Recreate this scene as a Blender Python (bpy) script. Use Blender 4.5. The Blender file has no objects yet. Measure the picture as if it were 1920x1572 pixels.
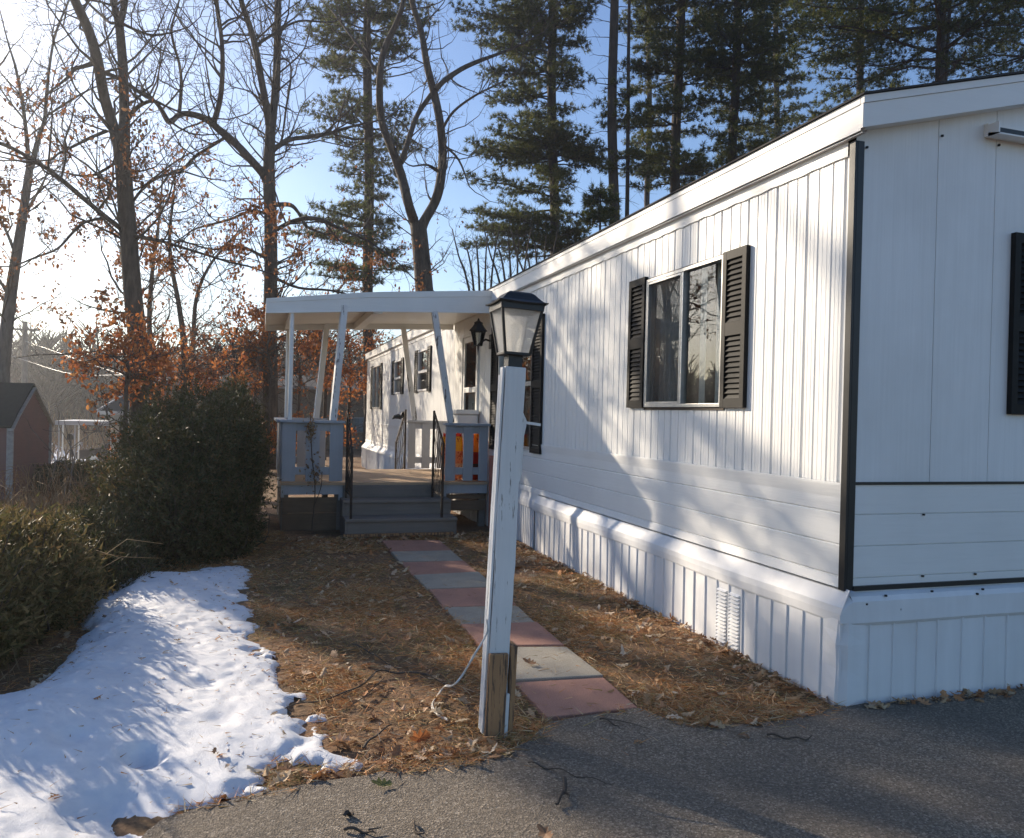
import bpy, math, random
import numpy as np
from mathutils import Vector, Matrix

S = bpy.context.scene
COL = S.collection
PI = math.pi
R0 = np.random.default_rng(7)
# ------------------------------------------------------------------ camera solved from the photograph (source pixels 1920x1572)
F_PX = 1484.19
CR = np.array([[0.952852, -0.021, -0.302709], [-0.302488, 0.013053, -0.953064], [0.023966, 0.999694, 0.006085]])
EYE = np.array([0.0, 0.0, 1.55])

def ray(u, v):
    return -CR[:, 2] + (u - 960) / F_PX * CR[:, 0] - (v - 786) / F_PX * CR[:, 1]
def at(u, v, Y):
    d = ray(u, v); return EYE + d * (Y / d[1])
def onz(u, v, z=0.0):
    d = ray(u, v); return EYE + d * ((z - 1.55) / d[2])
def pxm(P):
    return F_PX / float((np.asarray(P) - EYE) @ (-CR[:, 2]))
SUN_AZ, SUN_EL = math.radians(32.7), math.radians(21.0)     # azimuth: to the left of +Y
SUN = np.array([-math.sin(SUN_AZ) * math.cos(SUN_EL), math.cos(SUN_AZ) * math.cos(SUN_EL), math.sin(SUN_EL)])
X0, Y0 = 3.079, 3.582          # near corner of the mobile home
YF = 24.4                      # its far end

# ------------------------------------------------------------------ mesh helpers
def npmesh(name, V, Fs, mat=None, parent=None, smooth=False, org=None):
    V = np.asarray(V, dtype=np.float64).reshape(-1, 3)
    Fs = [np.asarray(f, dtype=np.int32) for f in (Fs if isinstance(Fs, list) else [Fs]) if len(f)]
    me = bpy.data.meshes.new(name)
    off = np.zeros(3) if org is None else np.asarray(org, float)
    me.vertices.add(len(V)); me.vertices.foreach_set('co', (V - off).astype(np.float32).ravel())
    li = np.concatenate([f.ravel() for f in Fs])
    tot = np.concatenate([np.full(len(f), f.shape[1], dtype=np.int32) for f in Fs])
    st = np.concatenate([[0], np.cumsum(tot)[:-1]]).astype(np.int32)
    me.loops.add(len(li)); me.loops.foreach_set('vertex_index', li)
    me.polygons.add(len(tot)); me.polygons.foreach_set('loop_start', st)
    me.polygons.foreach_set('use_smooth', np.full(len(tot), bool(smooth)))
    me.update(calc_edges=True); me.validate()
    if mat is not None: me.materials.append(mat)
    o = bpy.data.objects.new(name, me); COL.objects.link(o)
    if org is not None: o.location = tuple(off)
    if parent is not None:
        o.parent = parent
        if org is None: o.matrix_parent_inverse = Matrix.Translation(parent.location).inverted()
        else: o.location = tuple(off - np.array(parent.location))
    return o

def thing(name, label, cat, loc=(0, 0, 0), group=None):
    o = bpy.data.objects.new(name, None); COL.objects.link(o)
    o.empty_display_size = .2; o.location = tuple(float(c) for c in loc)
    return tag(o, label, cat, group)
def tag(o, label=None, cat=None, group=None, kind=None):
    if label: o['label'] = label
    if cat: o['category'] = cat
    if group: o['group'] = group
    if kind: o['kind'] = kind
    return o

class MB:
    """collects faces of one hard surface mesh"""
    def __init__(s): s.v = []; s.f = []
    def add(s, vs, fs):
        n = len(s.v); s.v += [tuple(map(float, p)) for p in vs]; s.f += [tuple(n + i for i in f) for f in fs]; return s
    def quad(s, a, b, c, d): return s.add([a, b, c, d], [(0, 1, 2, 3)])
    def box(s, x0, x1, y0, y1, z0, z1):
        return s.add([(x0, y0, z0), (x1, y0, z0), (x1, y1, z0), (x0, y1, z0), (x0, y0, z1), (x1, y0, z1), (x1, y1, z1), (x0, y1, z1)],
                     [(0, 3, 2, 1), (4, 5, 6, 7), (0, 1, 5, 4), (1, 2, 6, 5), (2, 3, 7, 6), (3, 0, 4, 7)])
    def obox(s, o, ax, ay, az):
        """box spanned by three edge vectors from corner o"""
        o, ax, ay, az = map(np.asarray, (o, ax, ay, az))
        p = [o, o + ax, o + ax + ay, o + ay]; p = p + [q + az for q in p]
        return s.add(p, [(0, 3, 2, 1), (4, 5, 6, 7), (0, 1, 5, 4), (1, 2, 6, 5), (2, 3, 7, 6), (3, 0, 4, 7)])
    def prism(s, poly, ext):
        n = len(poly); ext = np.asarray(ext, float); P = [np.asarray(p, float) for p in poly]
        return s.add(P + [p + ext for p in P], [tuple(range(n))[::-1], tuple(range(n, 2 * n))] + [(i, (i + 1) % n, n + (i + 1) % n, n + i) for i in range(n)])
    def beam(s, a, b, w, d, up=(0, 0, 1)):
        """bar of section w x d between a and b"""
        a, b = np.asarray(a, float), np.asarray(b, float); t = (b - a) / np.linalg.norm(b - a)
        x = np.cross(t, up); x = np.cross(t, (0, 1, 0)) if np.linalg.norm(x) < 1e-3 else x; x /= np.linalg.norm(x); y = np.cross(t, x)
        return s.obox(a - x * w / 2 - y * d / 2, x * w, y * d, b - a)
    def tube(s, pts, rad, n=8):
        V, Fq = tubes([(np.asarray(pts, float), np.broadcast_to(np.asarray(rad, float), (len(pts),)))], n)
        s.add(V, [tuple(f) for f in Fq]); k = len(pts)
        return s.add(V[:n], [tuple(range(n))]).add(V[(k - 1) * n:k * n], [tuple(range(n))[::-1]])
    def lathe(s, c, prof, n=20):
        V = []; Fq = []
        for r, z in prof:
            for k in range(n): V.append((c[0] + r * math.cos(2 * PI * k / n), c[1] + r * math.sin(2 * PI * k / n), c[2] + z))
        for i in range(len(prof) - 1):
            for k in range(n): Fq.append((i * n + k, i * n + (k + 1) % n, (i + 1) * n + (k + 1) % n, (i + 1) * n + k))
        return s.add(V, Fq)
    def build(s, name, mat=None, parent=None, bevel=0, smooth=False, org=None):
        by = {}
        for f in s.f: by.setdefault(len(f), []).append(f)
        o = npmesh(name, np.array(s.v), list(by.values()), mat, parent, smooth, org)
        if bevel:
            m = o.modifiers.new('bevel', 'BEVEL'); m.width = bevel; m.segments = 2; m.limit_method = 'ANGLE'; m.angle_limit = .6
        return o

def tubes(polys, sides=5):
    """many tapering tubes as one (V, quads)"""
    groups = {}
    for p, r in polys: groups.setdefault(len(p), []).append((p, r))
    Vs, Qs, n0 = [], [], 0
    ang = np.linspace(0, 2 * PI, sides, endpoint=False); ca, sa = np.cos(ang), np.sin(ang)
    for N, g in groups.items():
        P = np.array([a for a, _ in g], float); Rr = np.array([b for _, b in g], float)
        T = np.gradient(P, axis=1); T /= np.linalg.norm(T, axis=2, keepdims=True) + 1e-9
        av = P[:, -1] - P[:, 0]; av /= np.linalg.norm(av, axis=1, keepdims=True) + 1e-9
        ref = np.where(np.abs(av[:, 2:3]) < .8, np.array([[0, 0, 1.]]), np.array([[1., 0, 0]]))[:, None, :]
        n1 = np.cross(T, np.broadcast_to(ref, T.shape)); n1 /= np.linalg.norm(n1, axis=2, keepdims=True) + 1e-9
        n2 = np.cross(T, n1)
        V = P[:, :, None, :] + Rr[:, :, None, None] * (ca[None, None, :, None] * n1[:, :, None, :] + sa[None, None, :, None] * n2[:, :, None, :])
        m = len(g); V = V.reshape(-1, 3)
        i = np.arange(m)[:, None, None] * N * sides; j = np.arange(N - 1)[None, :, None] * sides; k = np.arange(sides)[None, None, :]; k2 = (k + 1) % sides
        Q = np.stack(np.broadcast_arrays(i + j + k, i + j + k2, i + j + sides + k2, i + j + sides + k), -1).reshape(-1, 4)
        Vs.append(V); Qs.append(Q + n0); n0 += len(V)
    return np.concatenate(Vs), np.concatenate(Qs)

def unit(a): return a / (np.linalg.norm(a, axis=-1, keepdims=True) + 1e-9)
def blades(P, D, L, W, rng):
    """thin triangles from P along D"""
    D = unit(D); sd = unit(np.cross(D, rng.normal(size=D.shape))) * (np.asarray(W)[..., None] / 2)
    V = np.stack([P - sd, P + sd, P + D * np.asarray(L)[..., None]], 1).reshape(-1, 3)
    return V, np.arange(len(V)).reshape(-1, 3)
OAK = np.array([(0, 0), (.10, .06), (.22, .12), (.12, .26), (.30, .38), (.15, .48), (.30, .66), (.12, .72), (.10, .92), (0, 1.0),
                (-.10, .92), (-.12, .72), (-.30, .66), (-.15, .48), (-.30, .38), (-.12, .26), (-.22, .12), (-.10, .06)], float)
def leaf_mesh(P, size, rng, tilt=.35, curl=.35, outline=OAK, yaw=None):
    """leaves as fans about a raised midrib"""
    n = len(P); k = len(outline)
    T = np.zeros((n, k + 1, 3)); T[:, :k, :2] = outline; T[:, k, :2] = (0, .45)
    T[:, :, 1] -= .5
    c = rng.normal(0, curl, n)[:, None]; c2 = rng.normal(0, curl, n)[:, None]
    T[:, :, 2] = c * T[:, :, 0] ** 2 * 3 + c2 * T[:, :, 1] ** 2 * 1.2
    T *= np.asarray(size).reshape(-1, 1, 1)
    a = rng.uniform(0, 2 * PI, n) if yaw is None else yaw; tx = rng.normal(0, tilt, n); ty = rng.normal(0, tilt, n)
    def rot(ax, an):
        M = np.zeros((n, 3, 3)); c_, s_ = np.cos(an), np.sin(an); i, j = [(1, 2), (2, 0), (0, 1)][ax]
        M[:, ax, ax] = 1; M[:, i, i] = c_; M[:, j, j] = c_; M[:, i, j] = -s_; M[:, j, i] = s_; return M
    M = rot(2, a) @ rot(0, tx) @ rot(1, ty)
    V = np.einsum('nij,nkj->nki', M, T) + np.asarray(P)[:, None, :]
    i = np.arange(k); tri = np.stack([i, (i + 1) % k, np.full(k, k)], 1)
    Fq = (np.arange(n)[:, None, None] * (k + 1) + tri[None]).reshape(-1, 3)
    return V.reshape(-1, 3), Fq
SMALL = np.array([(0, 0), (.28, .3), (.2, .75), (0, 1), (-.24, .68), (-.26, .28)], float)

def catmull(P, m=4):
    P = np.asarray(P, float); Q = np.vstack([2 * P[0] - P[1], P, 2 * P[-1] - P[-2]]); out = []
    for i in range(1, len(Q) - 2):
        for t in np.linspace(0, 1, m, endpoint=False):
            a, b, c, d = Q[i - 1], Q[i], Q[i + 1], Q[i + 2]
            out.append(.5 * (2 * b + (c - a) * t + (2 * a - 5 * b + 4 * c - d) * t * t + (3 * b - a - 3 * c + d) * t ** 3))
    out.append(P[-1]); return np.array(out)
_perm = np.random.default_rng(3).uniform(-1, 1, (256, 256))
def vnoise(x, y):
    x, y = np.asarray(x, float), np.asarray(y, float); xi, yi = np.floor(x).astype(int), np.floor(y).astype(int); fx, fy = x - xi, y - yi
    fx, fy = fx * fx * (3 - 2 * fx), fy * fy * (3 - 2 * fy); g = lambda a, b: _perm[a % 256, b % 256]
    return (g(xi, yi) * (1 - fx) + g(xi + 1, yi) * fx) * (1 - fy) + (g(xi, yi + 1) * (1 - fx) + g(xi + 1, yi + 1) * fx) * fy
def fbm(x, y, o=4):
    return sum(vnoise(np.asarray(x) * 2 ** i + 17 * i, np.asarray(y) * 2 ** i - 9 * i) * .5 ** i for i in range(o))
def sdf(P, poly):
    """signed distance (positive inside) of points to a polygon"""
    P = np.asarray(P); poly = np.asarray(poly); d = np.full(len(P), 1e9); ins = np.zeros(len(P), bool)
    for a, b in zip(poly, np.roll(poly, -1, 0)):
        e = b - a; w = P - a; t = np.clip((w @ e) / (e @ e + 1e-12), 0, 1); d = np.minimum(d, np.linalg.norm(w - t[:, None] * e, axis=1))
        c = (a[1] > P[:, 1]) != (b[1] > P[:, 1]); ins ^= c & (P[:, 0] < (b[0] - a[0]) * (P[:, 1] - a[1]) / (b[1] - a[1] + 1e-12) + a[0])
    return np.where(ins, d, -d)

# ------------------------------------------------------------------ materials
def nd(nt, typ, ins=None, **props):
    n = nt.nodes.new(typ)
    for k, v in props.items(): setattr(n, k, v)
    for k, v in (ins or {}).items():
        if isinstance(v, bpy.types.NodeSocket): nt.links.new(v, n.inputs[k])
        else:
            if isinstance(v, tuple) and len(v) == 3 and n.inputs[k].type == 'RGBA': v = v + (1,)
            n.inputs[k].default_value = v
    return n
def ramp(nt, fac, stops):
    r = nd(nt, 'ShaderNodeValToRGB', {'Fac': fac}); e = r.color_ramp.elements
    while len(e) < len(stops): e.new(.5)
    for el, (p, c) in zip(e, stops): el.position = p; el.color = (c if isinstance(c, tuple) else (c, c, c)) + (1,)
    return r.outputs['Color']
def new(name):
    m = bpy.data.materials.new(name); m.use_nodes = True; nt = m.node_tree
    return m, nt, nt.nodes['Principled BSDF']
def coords(nt, scale=(1, 1, 1), src='Object'):
    tc = nd(nt, 'ShaderNodeTexCoord')
    return nd(nt, 'ShaderNodeMapping', {'Vector': tc.outputs[src], 'Scale': scale}).outputs['Vector']
def noise(nt, vec, scale=5, detail=4, rough=.6, out='Fac'):
    return nd(nt, 'ShaderNodeTexNoise', {'Vector': vec, 'Scale': scale, 'Detail': detail, 'Roughness': rough}).outputs[out]
def mixc(nt, fac, a, b, mode='MIX'):
    n = nd(nt, 'ShaderNodeMix', data_type='RGBA', blend_type=mode)
    for i, v in ((0, fac), (6, a), (7, b)):
        if isinstance(v, bpy.types.NodeSocket): nt.links.new(v, n.inputs[i])
        else: n.inputs[i].default_value = v + (1,) if isinstance(v, tuple) else v
    return n.outputs[2]
def bump(nt, h, strength=.3, dist=.01):
    return nd(nt, 'ShaderNodeBump', {'Height': h, 'Strength': strength, 'Distance': dist}).outputs['Normal']

def painted(name, col, dirt=(.32, .30, .26), rough=.5, grain=(60, 60, 2), amount=.35, b=.25, peel=None):
    """paint with a grain along one axis, faint streaks and grime"""
    m, nt, bs = new(name); v = coords(nt); g = noise(nt, coords(nt, grain), 1, 5, .65); big = noise(nt, v, 1.3, 4, .6)
    f = ramp(nt, big, [(.42, 0.0), (.85, amount)])
    c = mixc(nt, f, col, dirt)
    f2 = ramp(nt, g, [(.35, amount * .55), (.62, 0.0)])
    c = mixc(nt, f2, c, tuple(x * .62 for x in col))
    if peel:
        pk = ramp(nt, noise(nt, coords(nt, peel[1]), 1, 6, .7), [(peel[2], 0.0), (peel[2] + .025, 1.0)])
        c = mixc(nt, pk, c, peel[0])
    nt.links.new(c, bs.inputs['Base Color']); bs.inputs['Roughness'].default_value = rough
    nt.links.new(bump(nt, g, b, .004), bs.inputs['Normal']); return m
def plain(name, col, rough=.5, metal=0.0, var=.25, scale=12, b=.1):
    m, nt, bs = new(name); n = noise(nt, coords(nt), scale, 5, .65)
    c = ramp(nt, n, [(.3, tuple(x * (1 - var) for x in col)), (.7, tuple(min(1, x * (1 + var)) for x in col))])
    nt.links.new(c, bs.inputs['Base Color']); bs.inputs['Roughness'].default_value = rough; bs.inputs['Metallic'].default_value = metal
    if b: nt.links.new(bump(nt, n, b, .01), bs.inputs['Normal'])
    return m
def leafy(name, cols, trans=.35, rough=.6, patch=None):
    """foliage: every leaf its own tint, some light passing through"""
    m, nt, bs = new(name); gi = nd(nt, 'ShaderNodeNewGeometry').outputs['Random Per Island']
    n = len(cols); c = ramp(nt, gi, [(i / max(1, n - 1), k) for i, k in enumerate(cols)])
    if patch:
        f = ramp(nt, noise(nt, coords(nt), patch[0], 3, .6), [(.4, 0.0), (.62, 1.0)]); c = mixc(nt, f, c, patch[1], 'MULTIPLY')
    nt.links.new(c, bs.inputs['Base Color']); bs.inputs['Roughness'].default_value = rough; bs.inputs['Specular IOR Level'].default_value = .3
    tr = nd(nt, 'ShaderNodeBsdfTranslucent', {'Color': c}); mx = nd(nt, 'ShaderNodeMixShader', {'Fac': trans})
    nt.links.new(bs.outputs[0], mx.inputs[1]); nt.links.new(tr.outputs[0], mx.inputs[2]); nt.links.new(mx.outputs[0], nt.nodes['Material Output'].inputs['Surface'])
    return m
def barkmat(name, a, b_, scale=(9, 9, 2.2)):
    m, nt, bs = new(name); n = noise(nt, coords(nt, scale), 1, 6, .7)
    nt.links.new(ramp(nt, n, [(.32, a), (.68, b_)]), bs.inputs['Base Color']); bs.inputs['Roughness'].default_value = .9
    nt.links.new(bump(nt, n, .9, .06), bs.inputs['Normal']); return m
def glassmat(name, tint=(.86, .9, .9), rough=.0, refl=1.0):
    m, nt, bs = new(name); nt.nodes.remove(bs)
    fr = nd(nt, 'ShaderNodeFresnel', {'IOR': 1.62}); nz = noise(nt, coords(nt), 2.2, 2, .5)
    gl = nd(nt, 'ShaderNodeBsdfGlossy', {'Color': (.95, .95, .95), 'Roughness': rough, 'Normal': bump(nt, nz, .025, .02)})
    tr = nd(nt, 'ShaderNodeBsdfTransparent', {'Color': tint}); mx = nd(nt, 'ShaderNodeMixShader', {'Fac': fr.outputs[0]})
    nt.links.new(tr.outputs[0], mx.inputs[1]); nt.links.new(gl.outputs[0], mx.inputs[2]); nt.links.new(mx.outputs[0], nt.nodes['Material Output'].inputs['Surface']); return m

WHITE = (.80, .80, .78)
M = {}
M['siding'] = painted('ribbed white siding', WHITE, grain=(20, 45, 1.2), amount=.12, rough=.42, b=.18)
M['board'] = painted('white clapboard', WHITE, grain=(3, 3, 70), amount=.16, rough=.5, b=.35)
M['endboard'] = painted('white grooved panel', (.78, .79, .79), grain=(55, 8, 1.5), amount=.25, rough=.5, b=.35)
M['trimwhite'] = painted('white fascia', (.80, .80, .78), grain=(2.5, 2.5, 60), amount=.14, rough=.45, b=.2)
M['skirt'] = painted('white vinyl skirting', (.78, .79, .80), dirt=(.36, .30, .22), grain=(12, 12, 1.0), amount=.3, rough=.62, b=.1)
M['black'] = plain('black paint', (.009, .009, .010), .45, b=.05)
M['shutter'] = plain('black shutter vinyl', (.011, .0105, .010), .62, b=.05)
M['shutter'].node_tree.nodes['Principled BSDF'].inputs['Specular IOR Level'].default_value = .22
M['iron'] = plain('rusty black iron', (.035, .024, .018), .6, .3, .5, 40)
M['roof'] = plain('asphalt shingle', (.045, .043, .042), .9, 0, .4, 60, .5)
M['alum'] = plain('aluminium frame', (.50, .50, .49), .35, .6, .12, 20, .02)
M['whiteframe'] = plain('white window frame', (.72, .72, .70), .45, 0, .08, 20, .02)
M['glass'] = glassmat('window glass')
M['inside'] = plain('interior panelling', (.16, .13, .10), .8)
M['curtain'] = plain('curtain fabric', (.62, .62, .57), .9, 0, .15, 30, .2)
M['porchwhite'] = painted('awning aluminium', (.80, .79, .75), grain=(2, 40, 40), amount=.2, rough=.4, b=.08)
M['postpaint'] = painted('peeling white post', (.74, .74, .72), grain=(40, 40, 1.5), amount=.3, rough=.6, b=.4, peel=((.13, .12, .115), (14, 14, 2.2), .57))
M['lamppost'] = painted('white lamp post paint', (.72, .73, .72), grain=(55, 55, 1.6), amount=.35, rough=.6, b=.45, peel=((.20, .19, .17), (38, 38, 3.0), .61))
M['railgrey'] = painted('grey porch paint', (.44, .46, .49), dirt=(.2, .19, .17), grain=(40, 40, 2), amount=.35, rough=.65, b=.3)
M['stepgrey'] = painted('weathered grey step', (.24, .215, .19), dirt=(.10, .09, .075), grain=(2, 40, 40), amount=.6, rough=.85, b=.5)
M['darkboard'] = painted('mossy dark board', (.21, .145, .095), dirt=(.05, .04, .03), grain=(3, 40, 40), amount=.7, rough=.9, b=.5)
M['deck'] = painted('brown deck boards', (.55, .39, .25), dirt=(.2, .15, .1), grain=(3, 50, 30), amount=.5, rough=.7, b=.3)
M['cleat'] = painted('bare stained timber', (.42, .235, .11), dirt=(.16, .10, .06), grain=(45, 45, 2.0), amount=.7, rough=.8, b=.5, peel=((.11, .07, .045), (48, 48, 2.6), .50))
M['oakbark'] = barkmat('oak bark', (.035, .028, .022), (.13, .10, .075))
M['twigbark'] = barkmat('twig bark', (.05, .038, .03), (.11, .085, .065), (3, 3, 3))
M['pinebark'] = barkmat('pine bark', (.022, .018, .015), (.085, .062, .048), (7, 7, 1.6))
M['greybark'] = barkmat('maple bark', (.09, .08, .07), (.20, .18, .155))
M['oakleaf'] = leafy('dry oak leaves', [(.20, .075, .03), (.30, .12, .045), (.36, .17, .07), (.17, .07, .035), (.42, .22, .10)], .45)
M['orangeleaf'] = leafy('orange beech leaves', [(.34, .11, .03), (.46, .17, .045), (.30, .09, .035), (.50, .24, .08), (.38, .12, .06)], .5)
M['needle'] = leafy('pine needles', [(.036, .058, .016), (.080, .105, .026), (.16, .15, .038), (.058, .080, .022)], .5, .5)
M['yew'] = leafy('yew foliage', [(.030, .042, .018), (.055, .068, .026), (.085, .085, .034), (.045, .050, .022), (.13, .095, .045), (.07, .075, .03), (.16, .11, .055)], .25, .55)
M['juniper'] = leafy('low shrub foliage', [(.05, .06, .022), (.14, .115, .045), (.28, .20, .085), (.08, .085, .03), (.20, .125, .06)], .3, .6)
M['weed'] = leafy('dry weeds', [(.30, .20, .11), (.44, .33, .20), (.20, .13, .07), (.36, .19, .09)], .3, .8)
M['fallen'] = leafy('fallen oak leaves', [(.34, .19, .09), (.46, .29, .15), (.60, .47, .31), (.22, .115, .06), (.48, .22, .085), (.66, .55, .41)], .2, .7)
M['needlelitter'] = leafy('pine needle litter', [(.46, .19, .07), (.62, .33, .13), (.19, .11, .06), (.66, .44, .23), (.56, .24, .085), (.32, .26, .09), (.78, .62, .41)], .12, .75)
M['grass'] = leafy('winter grass', [(.20, .20, .055), (.34, .28, .11), (.14, .15, .045), (.46, .35, .18)], .25, .7)

def ground_mat():
    m, nt, bs = new('leaf littered soil'); v = coords(nt)
    a = noise(nt, v, 1.1, 5, .65); b = noise(nt, v, 38, 6, .75); c = noise(nt, v, 9, 4, .6)
    col = ramp(nt, b, [(.25, (.08, .048, .028)), (.5, (.24, .135, .07)), (.75, (.42, .26, .14))])
    col = mixc(nt, ramp(nt, a, [(.45, 0.0), (.68, .7)]), col, (.10, .085, .035))
    col = mixc(nt, ramp(nt, c, [(.5, 0.0), (.7, .5)]), col, (.07, .045, .03))
    nt.links.new(col, bs.inputs['Base Color']); bs.inputs['Roughness'].default_value = .95
    nt.links.new(bump(nt, b, .8, .03), bs.inputs['Normal']); return m
def asphalt_mat():
    m, nt, bs = new('worn asphalt'); v = coords(nt)
    vo = nd(nt, 'ShaderNodeTexVoronoi', {'Vector': v, 'Scale': 125.0}); r = nd(nt, 'ShaderNodeSeparateColor', {'Color': vo.outputs['Color']}).outputs[0]
    f = noise(nt, v, 260, 3, .7); big = noise(nt, v, 1.6, 5, .6)
    col = ramp(nt, r, [(.0, (.125, .098, .068)), (.55, (.265, .21, .148)), (.85, (.36, .295, .22)), (1.0, (.54, .46, .36))])
    col = mixc(nt, ramp(nt, f, [(.35, .65), (.6, 0.0)]), col, (.04, .038, .036))
    col = mixc(nt, ramp(nt, big, [(.4, 0.0), (.75, .55)]), col, (.085, .075, .065))
    nt.links.new(col, bs.inputs['Base Color']); bs.inputs['Roughness'].default_value = .85
    h = mixc(nt, .5, f, vo.outputs['Distance']); nt.links.new(bump(nt, h, .9, .012), bs.inputs['Normal']); return m
def paver_mat(name, a, b_):
    m, nt, bs = new(name); v = coords(nt); f = noise(nt, v, 190, 3, .75); big = noise(nt, v, 4.5, 5, .65)
    col = ramp(nt, f, [(.3, tuple(x * .6 for x in a)), (.55, a), (.75, b_)])
    col = mixc(nt, ramp(nt, big, [(.42, 0.0), (.7, .6)]), col, tuple(x * .62 + .01 for x in a))
    nt.links.new(col, bs.inputs['Base Color']); bs.inputs['Roughness'].default_value = .9
    nt.links.new(bump(nt, f, .6, .008), bs.inputs['Normal']); return m
def snow_mat():
    m, nt, bs = new('old crusted snow'); v = coords(nt); f = noise(nt, v, 85, 5, .75); g = noise(nt, v, 14, 4, .6); sp = noise(nt, v, 420, 2, .6)
    col = ramp(nt, g, [(.3, (.74, .77, .82)), (.7, (.87, .88, .90))])
    col = mixc(nt, ramp(nt, noise(nt, v, 30, 6, .8), [(.66, 0.0), (.76, .55)]), col, (.38, .33, .26))
    nt.links.new(col, bs.inputs['Base Color']); bs.inputs['Roughness'].default_value = .55; bs.inputs['Specular IOR Level'].default_value = .45
    h = nd(nt, 'ShaderNodeMath', {0: f, 1: sp}, operation='ADD').outputs[0]
    nt.links.new(bump(nt, h, .5, .014), bs.inputs['Normal']); return m
M['ground'] = ground_mat(); M['asphalt'] = asphalt_mat(); M['snow'] = snow_mat()
M['pred'] = paver_mat('red concrete paver', (.43, .225, .165), (.56, .34, .27)); M['pgrey'] = paver_mat('grey concrete paver', (.38, .345, .28), (.52, .48, .41))
SKY_STRENGTH, SUN_STRENGTH, EXPOSURE = .110, 5.0, .72
OFF_OAKS = [(-8.6, 23.0, 16, .26), (-12.2, 27.5, 17, .25)]      # x, y, height, trunk radius
OFF_PINES = [(-11.2, 23.65, 19, 9.2, .75, .8), (-9.85, 23.35, 9.8, 6.6, .6, .8)]      # x, y, height, first bough, bough length, density
HAZE = .0012
DENOISE = True
# ------------------------------------------------------------------ ground, driveway, snow
def gz(x, y):
    x = np.asarray(x, float); y = np.asarray(y, float)
    k = np.interp(x, [-3.5, -1.0, 2.0, 6.0], [.034, .012, .008, .006]); d = np.clip(y - 5, 0, 45)
    z = -k * d * np.clip(d / 8, 0, 1)
    z = z - np.interp(x, [-9, -1.3], [.25, 0]) * np.clip((y - 2) / 6, 0, 1)
    far = np.clip((np.hypot(x, y) - 75) / 110, 0, 1.6); z = z + far ** 1.5 * 2.2 * np.clip((2 - x) / 30, 0, 1)
    return z
def gz1(x, y): return float(gz(x, y))
g1 = np.concatenate([[-900, -400, -200, -120, -80, -55, -40], np.arange(-30, -6, 1.5), np.arange(-6, 7, .25), np.arange(7, 30, 2.5), [32, 45, 70, 120, 220, 450, 900]])
g2 = np.concatenate([[-300, -100, -40, -20, -10, -5, -2, 0], np.arange(1, 15, .25), np.arange(15, 60, 1.5), [65, 75, 90, 110, 140, 180, 240, 350, 600, 1200]])
XX, YY = np.meshgrid(g1, g2); ZZ = gz(XX, YY)
near = (np.abs(XX) < 6) & (YY > 1) & (YY < 14)
ZZ = ZZ + np.where(near, .012 * fbm(XX * 2.1, YY * 2.1) * np.clip(-(XX - 3.0) * 2, 0, 1), 0)
nx, ny = len(g1), len(g2); i, j = np.meshgrid(np.arange(nx - 1), np.arange(ny - 1)); q = (j * nx + i).ravel()
o = npmesh('ground', np.stack([XX, YY, ZZ], -1).reshape(-1, 3), np.stack([q, q + 1, q + nx + 1, q + nx], 1), M['ground'], smooth=True)
tag(o, 'brown leaf and pine needle covered yard ground', None, kind='structure')

edge = [(-.36, 3.10), (-.324, 3.173), (-.142, 3.248), (.055, 3.307), (.354, 3.348), (.722, 3.381), (.968, 3.40), (1.129, 3.434), (1.27, 3.55), (1.413, 3.709), (1.66, 3.735), (1.935, 3.751), (2.02, 3.60), (2.12, 3.50), (2.365, 3.42), (2.701, 3.443), (3.016, 3.56), (3.3, 3.50), (3.55, 3.50), (9, 3.5)]
E2 = []
for a, b in zip(edge, edge[1:]):
    for t in np.linspace(0, 1, 9, endpoint=False): E2.append((a[0] + (b[0] - a[0]) * t, a[1] + (b[1] - a[1]) * t))
E2 = np.array(E2); E2[:, 1] += .018 * fbm(E2[:, 0] * 9, E2[:, 0] * 3 + 5)
DRIVE = np.vstack([E2, [(9, 3.5), (9, -6), (-1.6, -6), (-1.0, 0.2), (-.62, 2.2)]])
top = [(x, y, .016) for x, y in DRIVE]; bot = [(x, y, -.06) for x, y in DRIVE]; nD = len(DRIVE)
mb = MB(); mb.add(top, [tuple(range(nD))[::-1]]); mb.add(top + bot, [(k, (k + 1) % nD, nD + (k + 1) % nD, nD + k) for k in range(nD)])
tag(mb.build('driveway', M['asphalt']), 'grey worn asphalt driveway in the foreground', None, kind='structure')

SNOW = np.array([(-3.4, 4.2), (-2.2, 4.45), (-1.244, 4.651), (-1.126, 4.9), (-1.089, 5.442), (-1.104, 6.351), (-1.198, 7.448), (-1.009, 7.744), (-.817, 7.65), (-.496, 8.066), (-.164, 8.276), (-.05, 7.985), (-.035, 6.812), (.02, 6.11), (0, 5.619), (.10, 5.228), (.20, 4.984), (.16, 4.62), (.30, 4.444), (.33, 4.192), (.33, 3.842), (.44, 3.45), (.30, 3.47), (.19, 3.50), (.09, 3.62), (.04, 3.50), (.085, 3.30), (-.106, 3.27), (-.25, 3.25), (-.32, 3.16), (-.30, 3.02), (-.34, 2.7), (-.5, 2.2), (-.9, 1.9), (-3.4, 1.9)])
xs = np.arange(-3.4, .62, .02); ys = np.arange(1.9, 8.5, .025); GX, GY = np.meshgrid(xs, ys); P = np.stack([GX.ravel(), GY.ravel()], 1)
d = sdf(P, SNOW); n1 = fbm(P[:, 0] * 4, P[:, 1] * 3.2, 5); n2 = fbm(P[:, 0] * 11 + 3, P[:, 1] * 8, 4)
edgey = np.clip((P[:, 0] + .55) / .8, 0, 1)                       # the right fringe is the ragged, melting one
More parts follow.
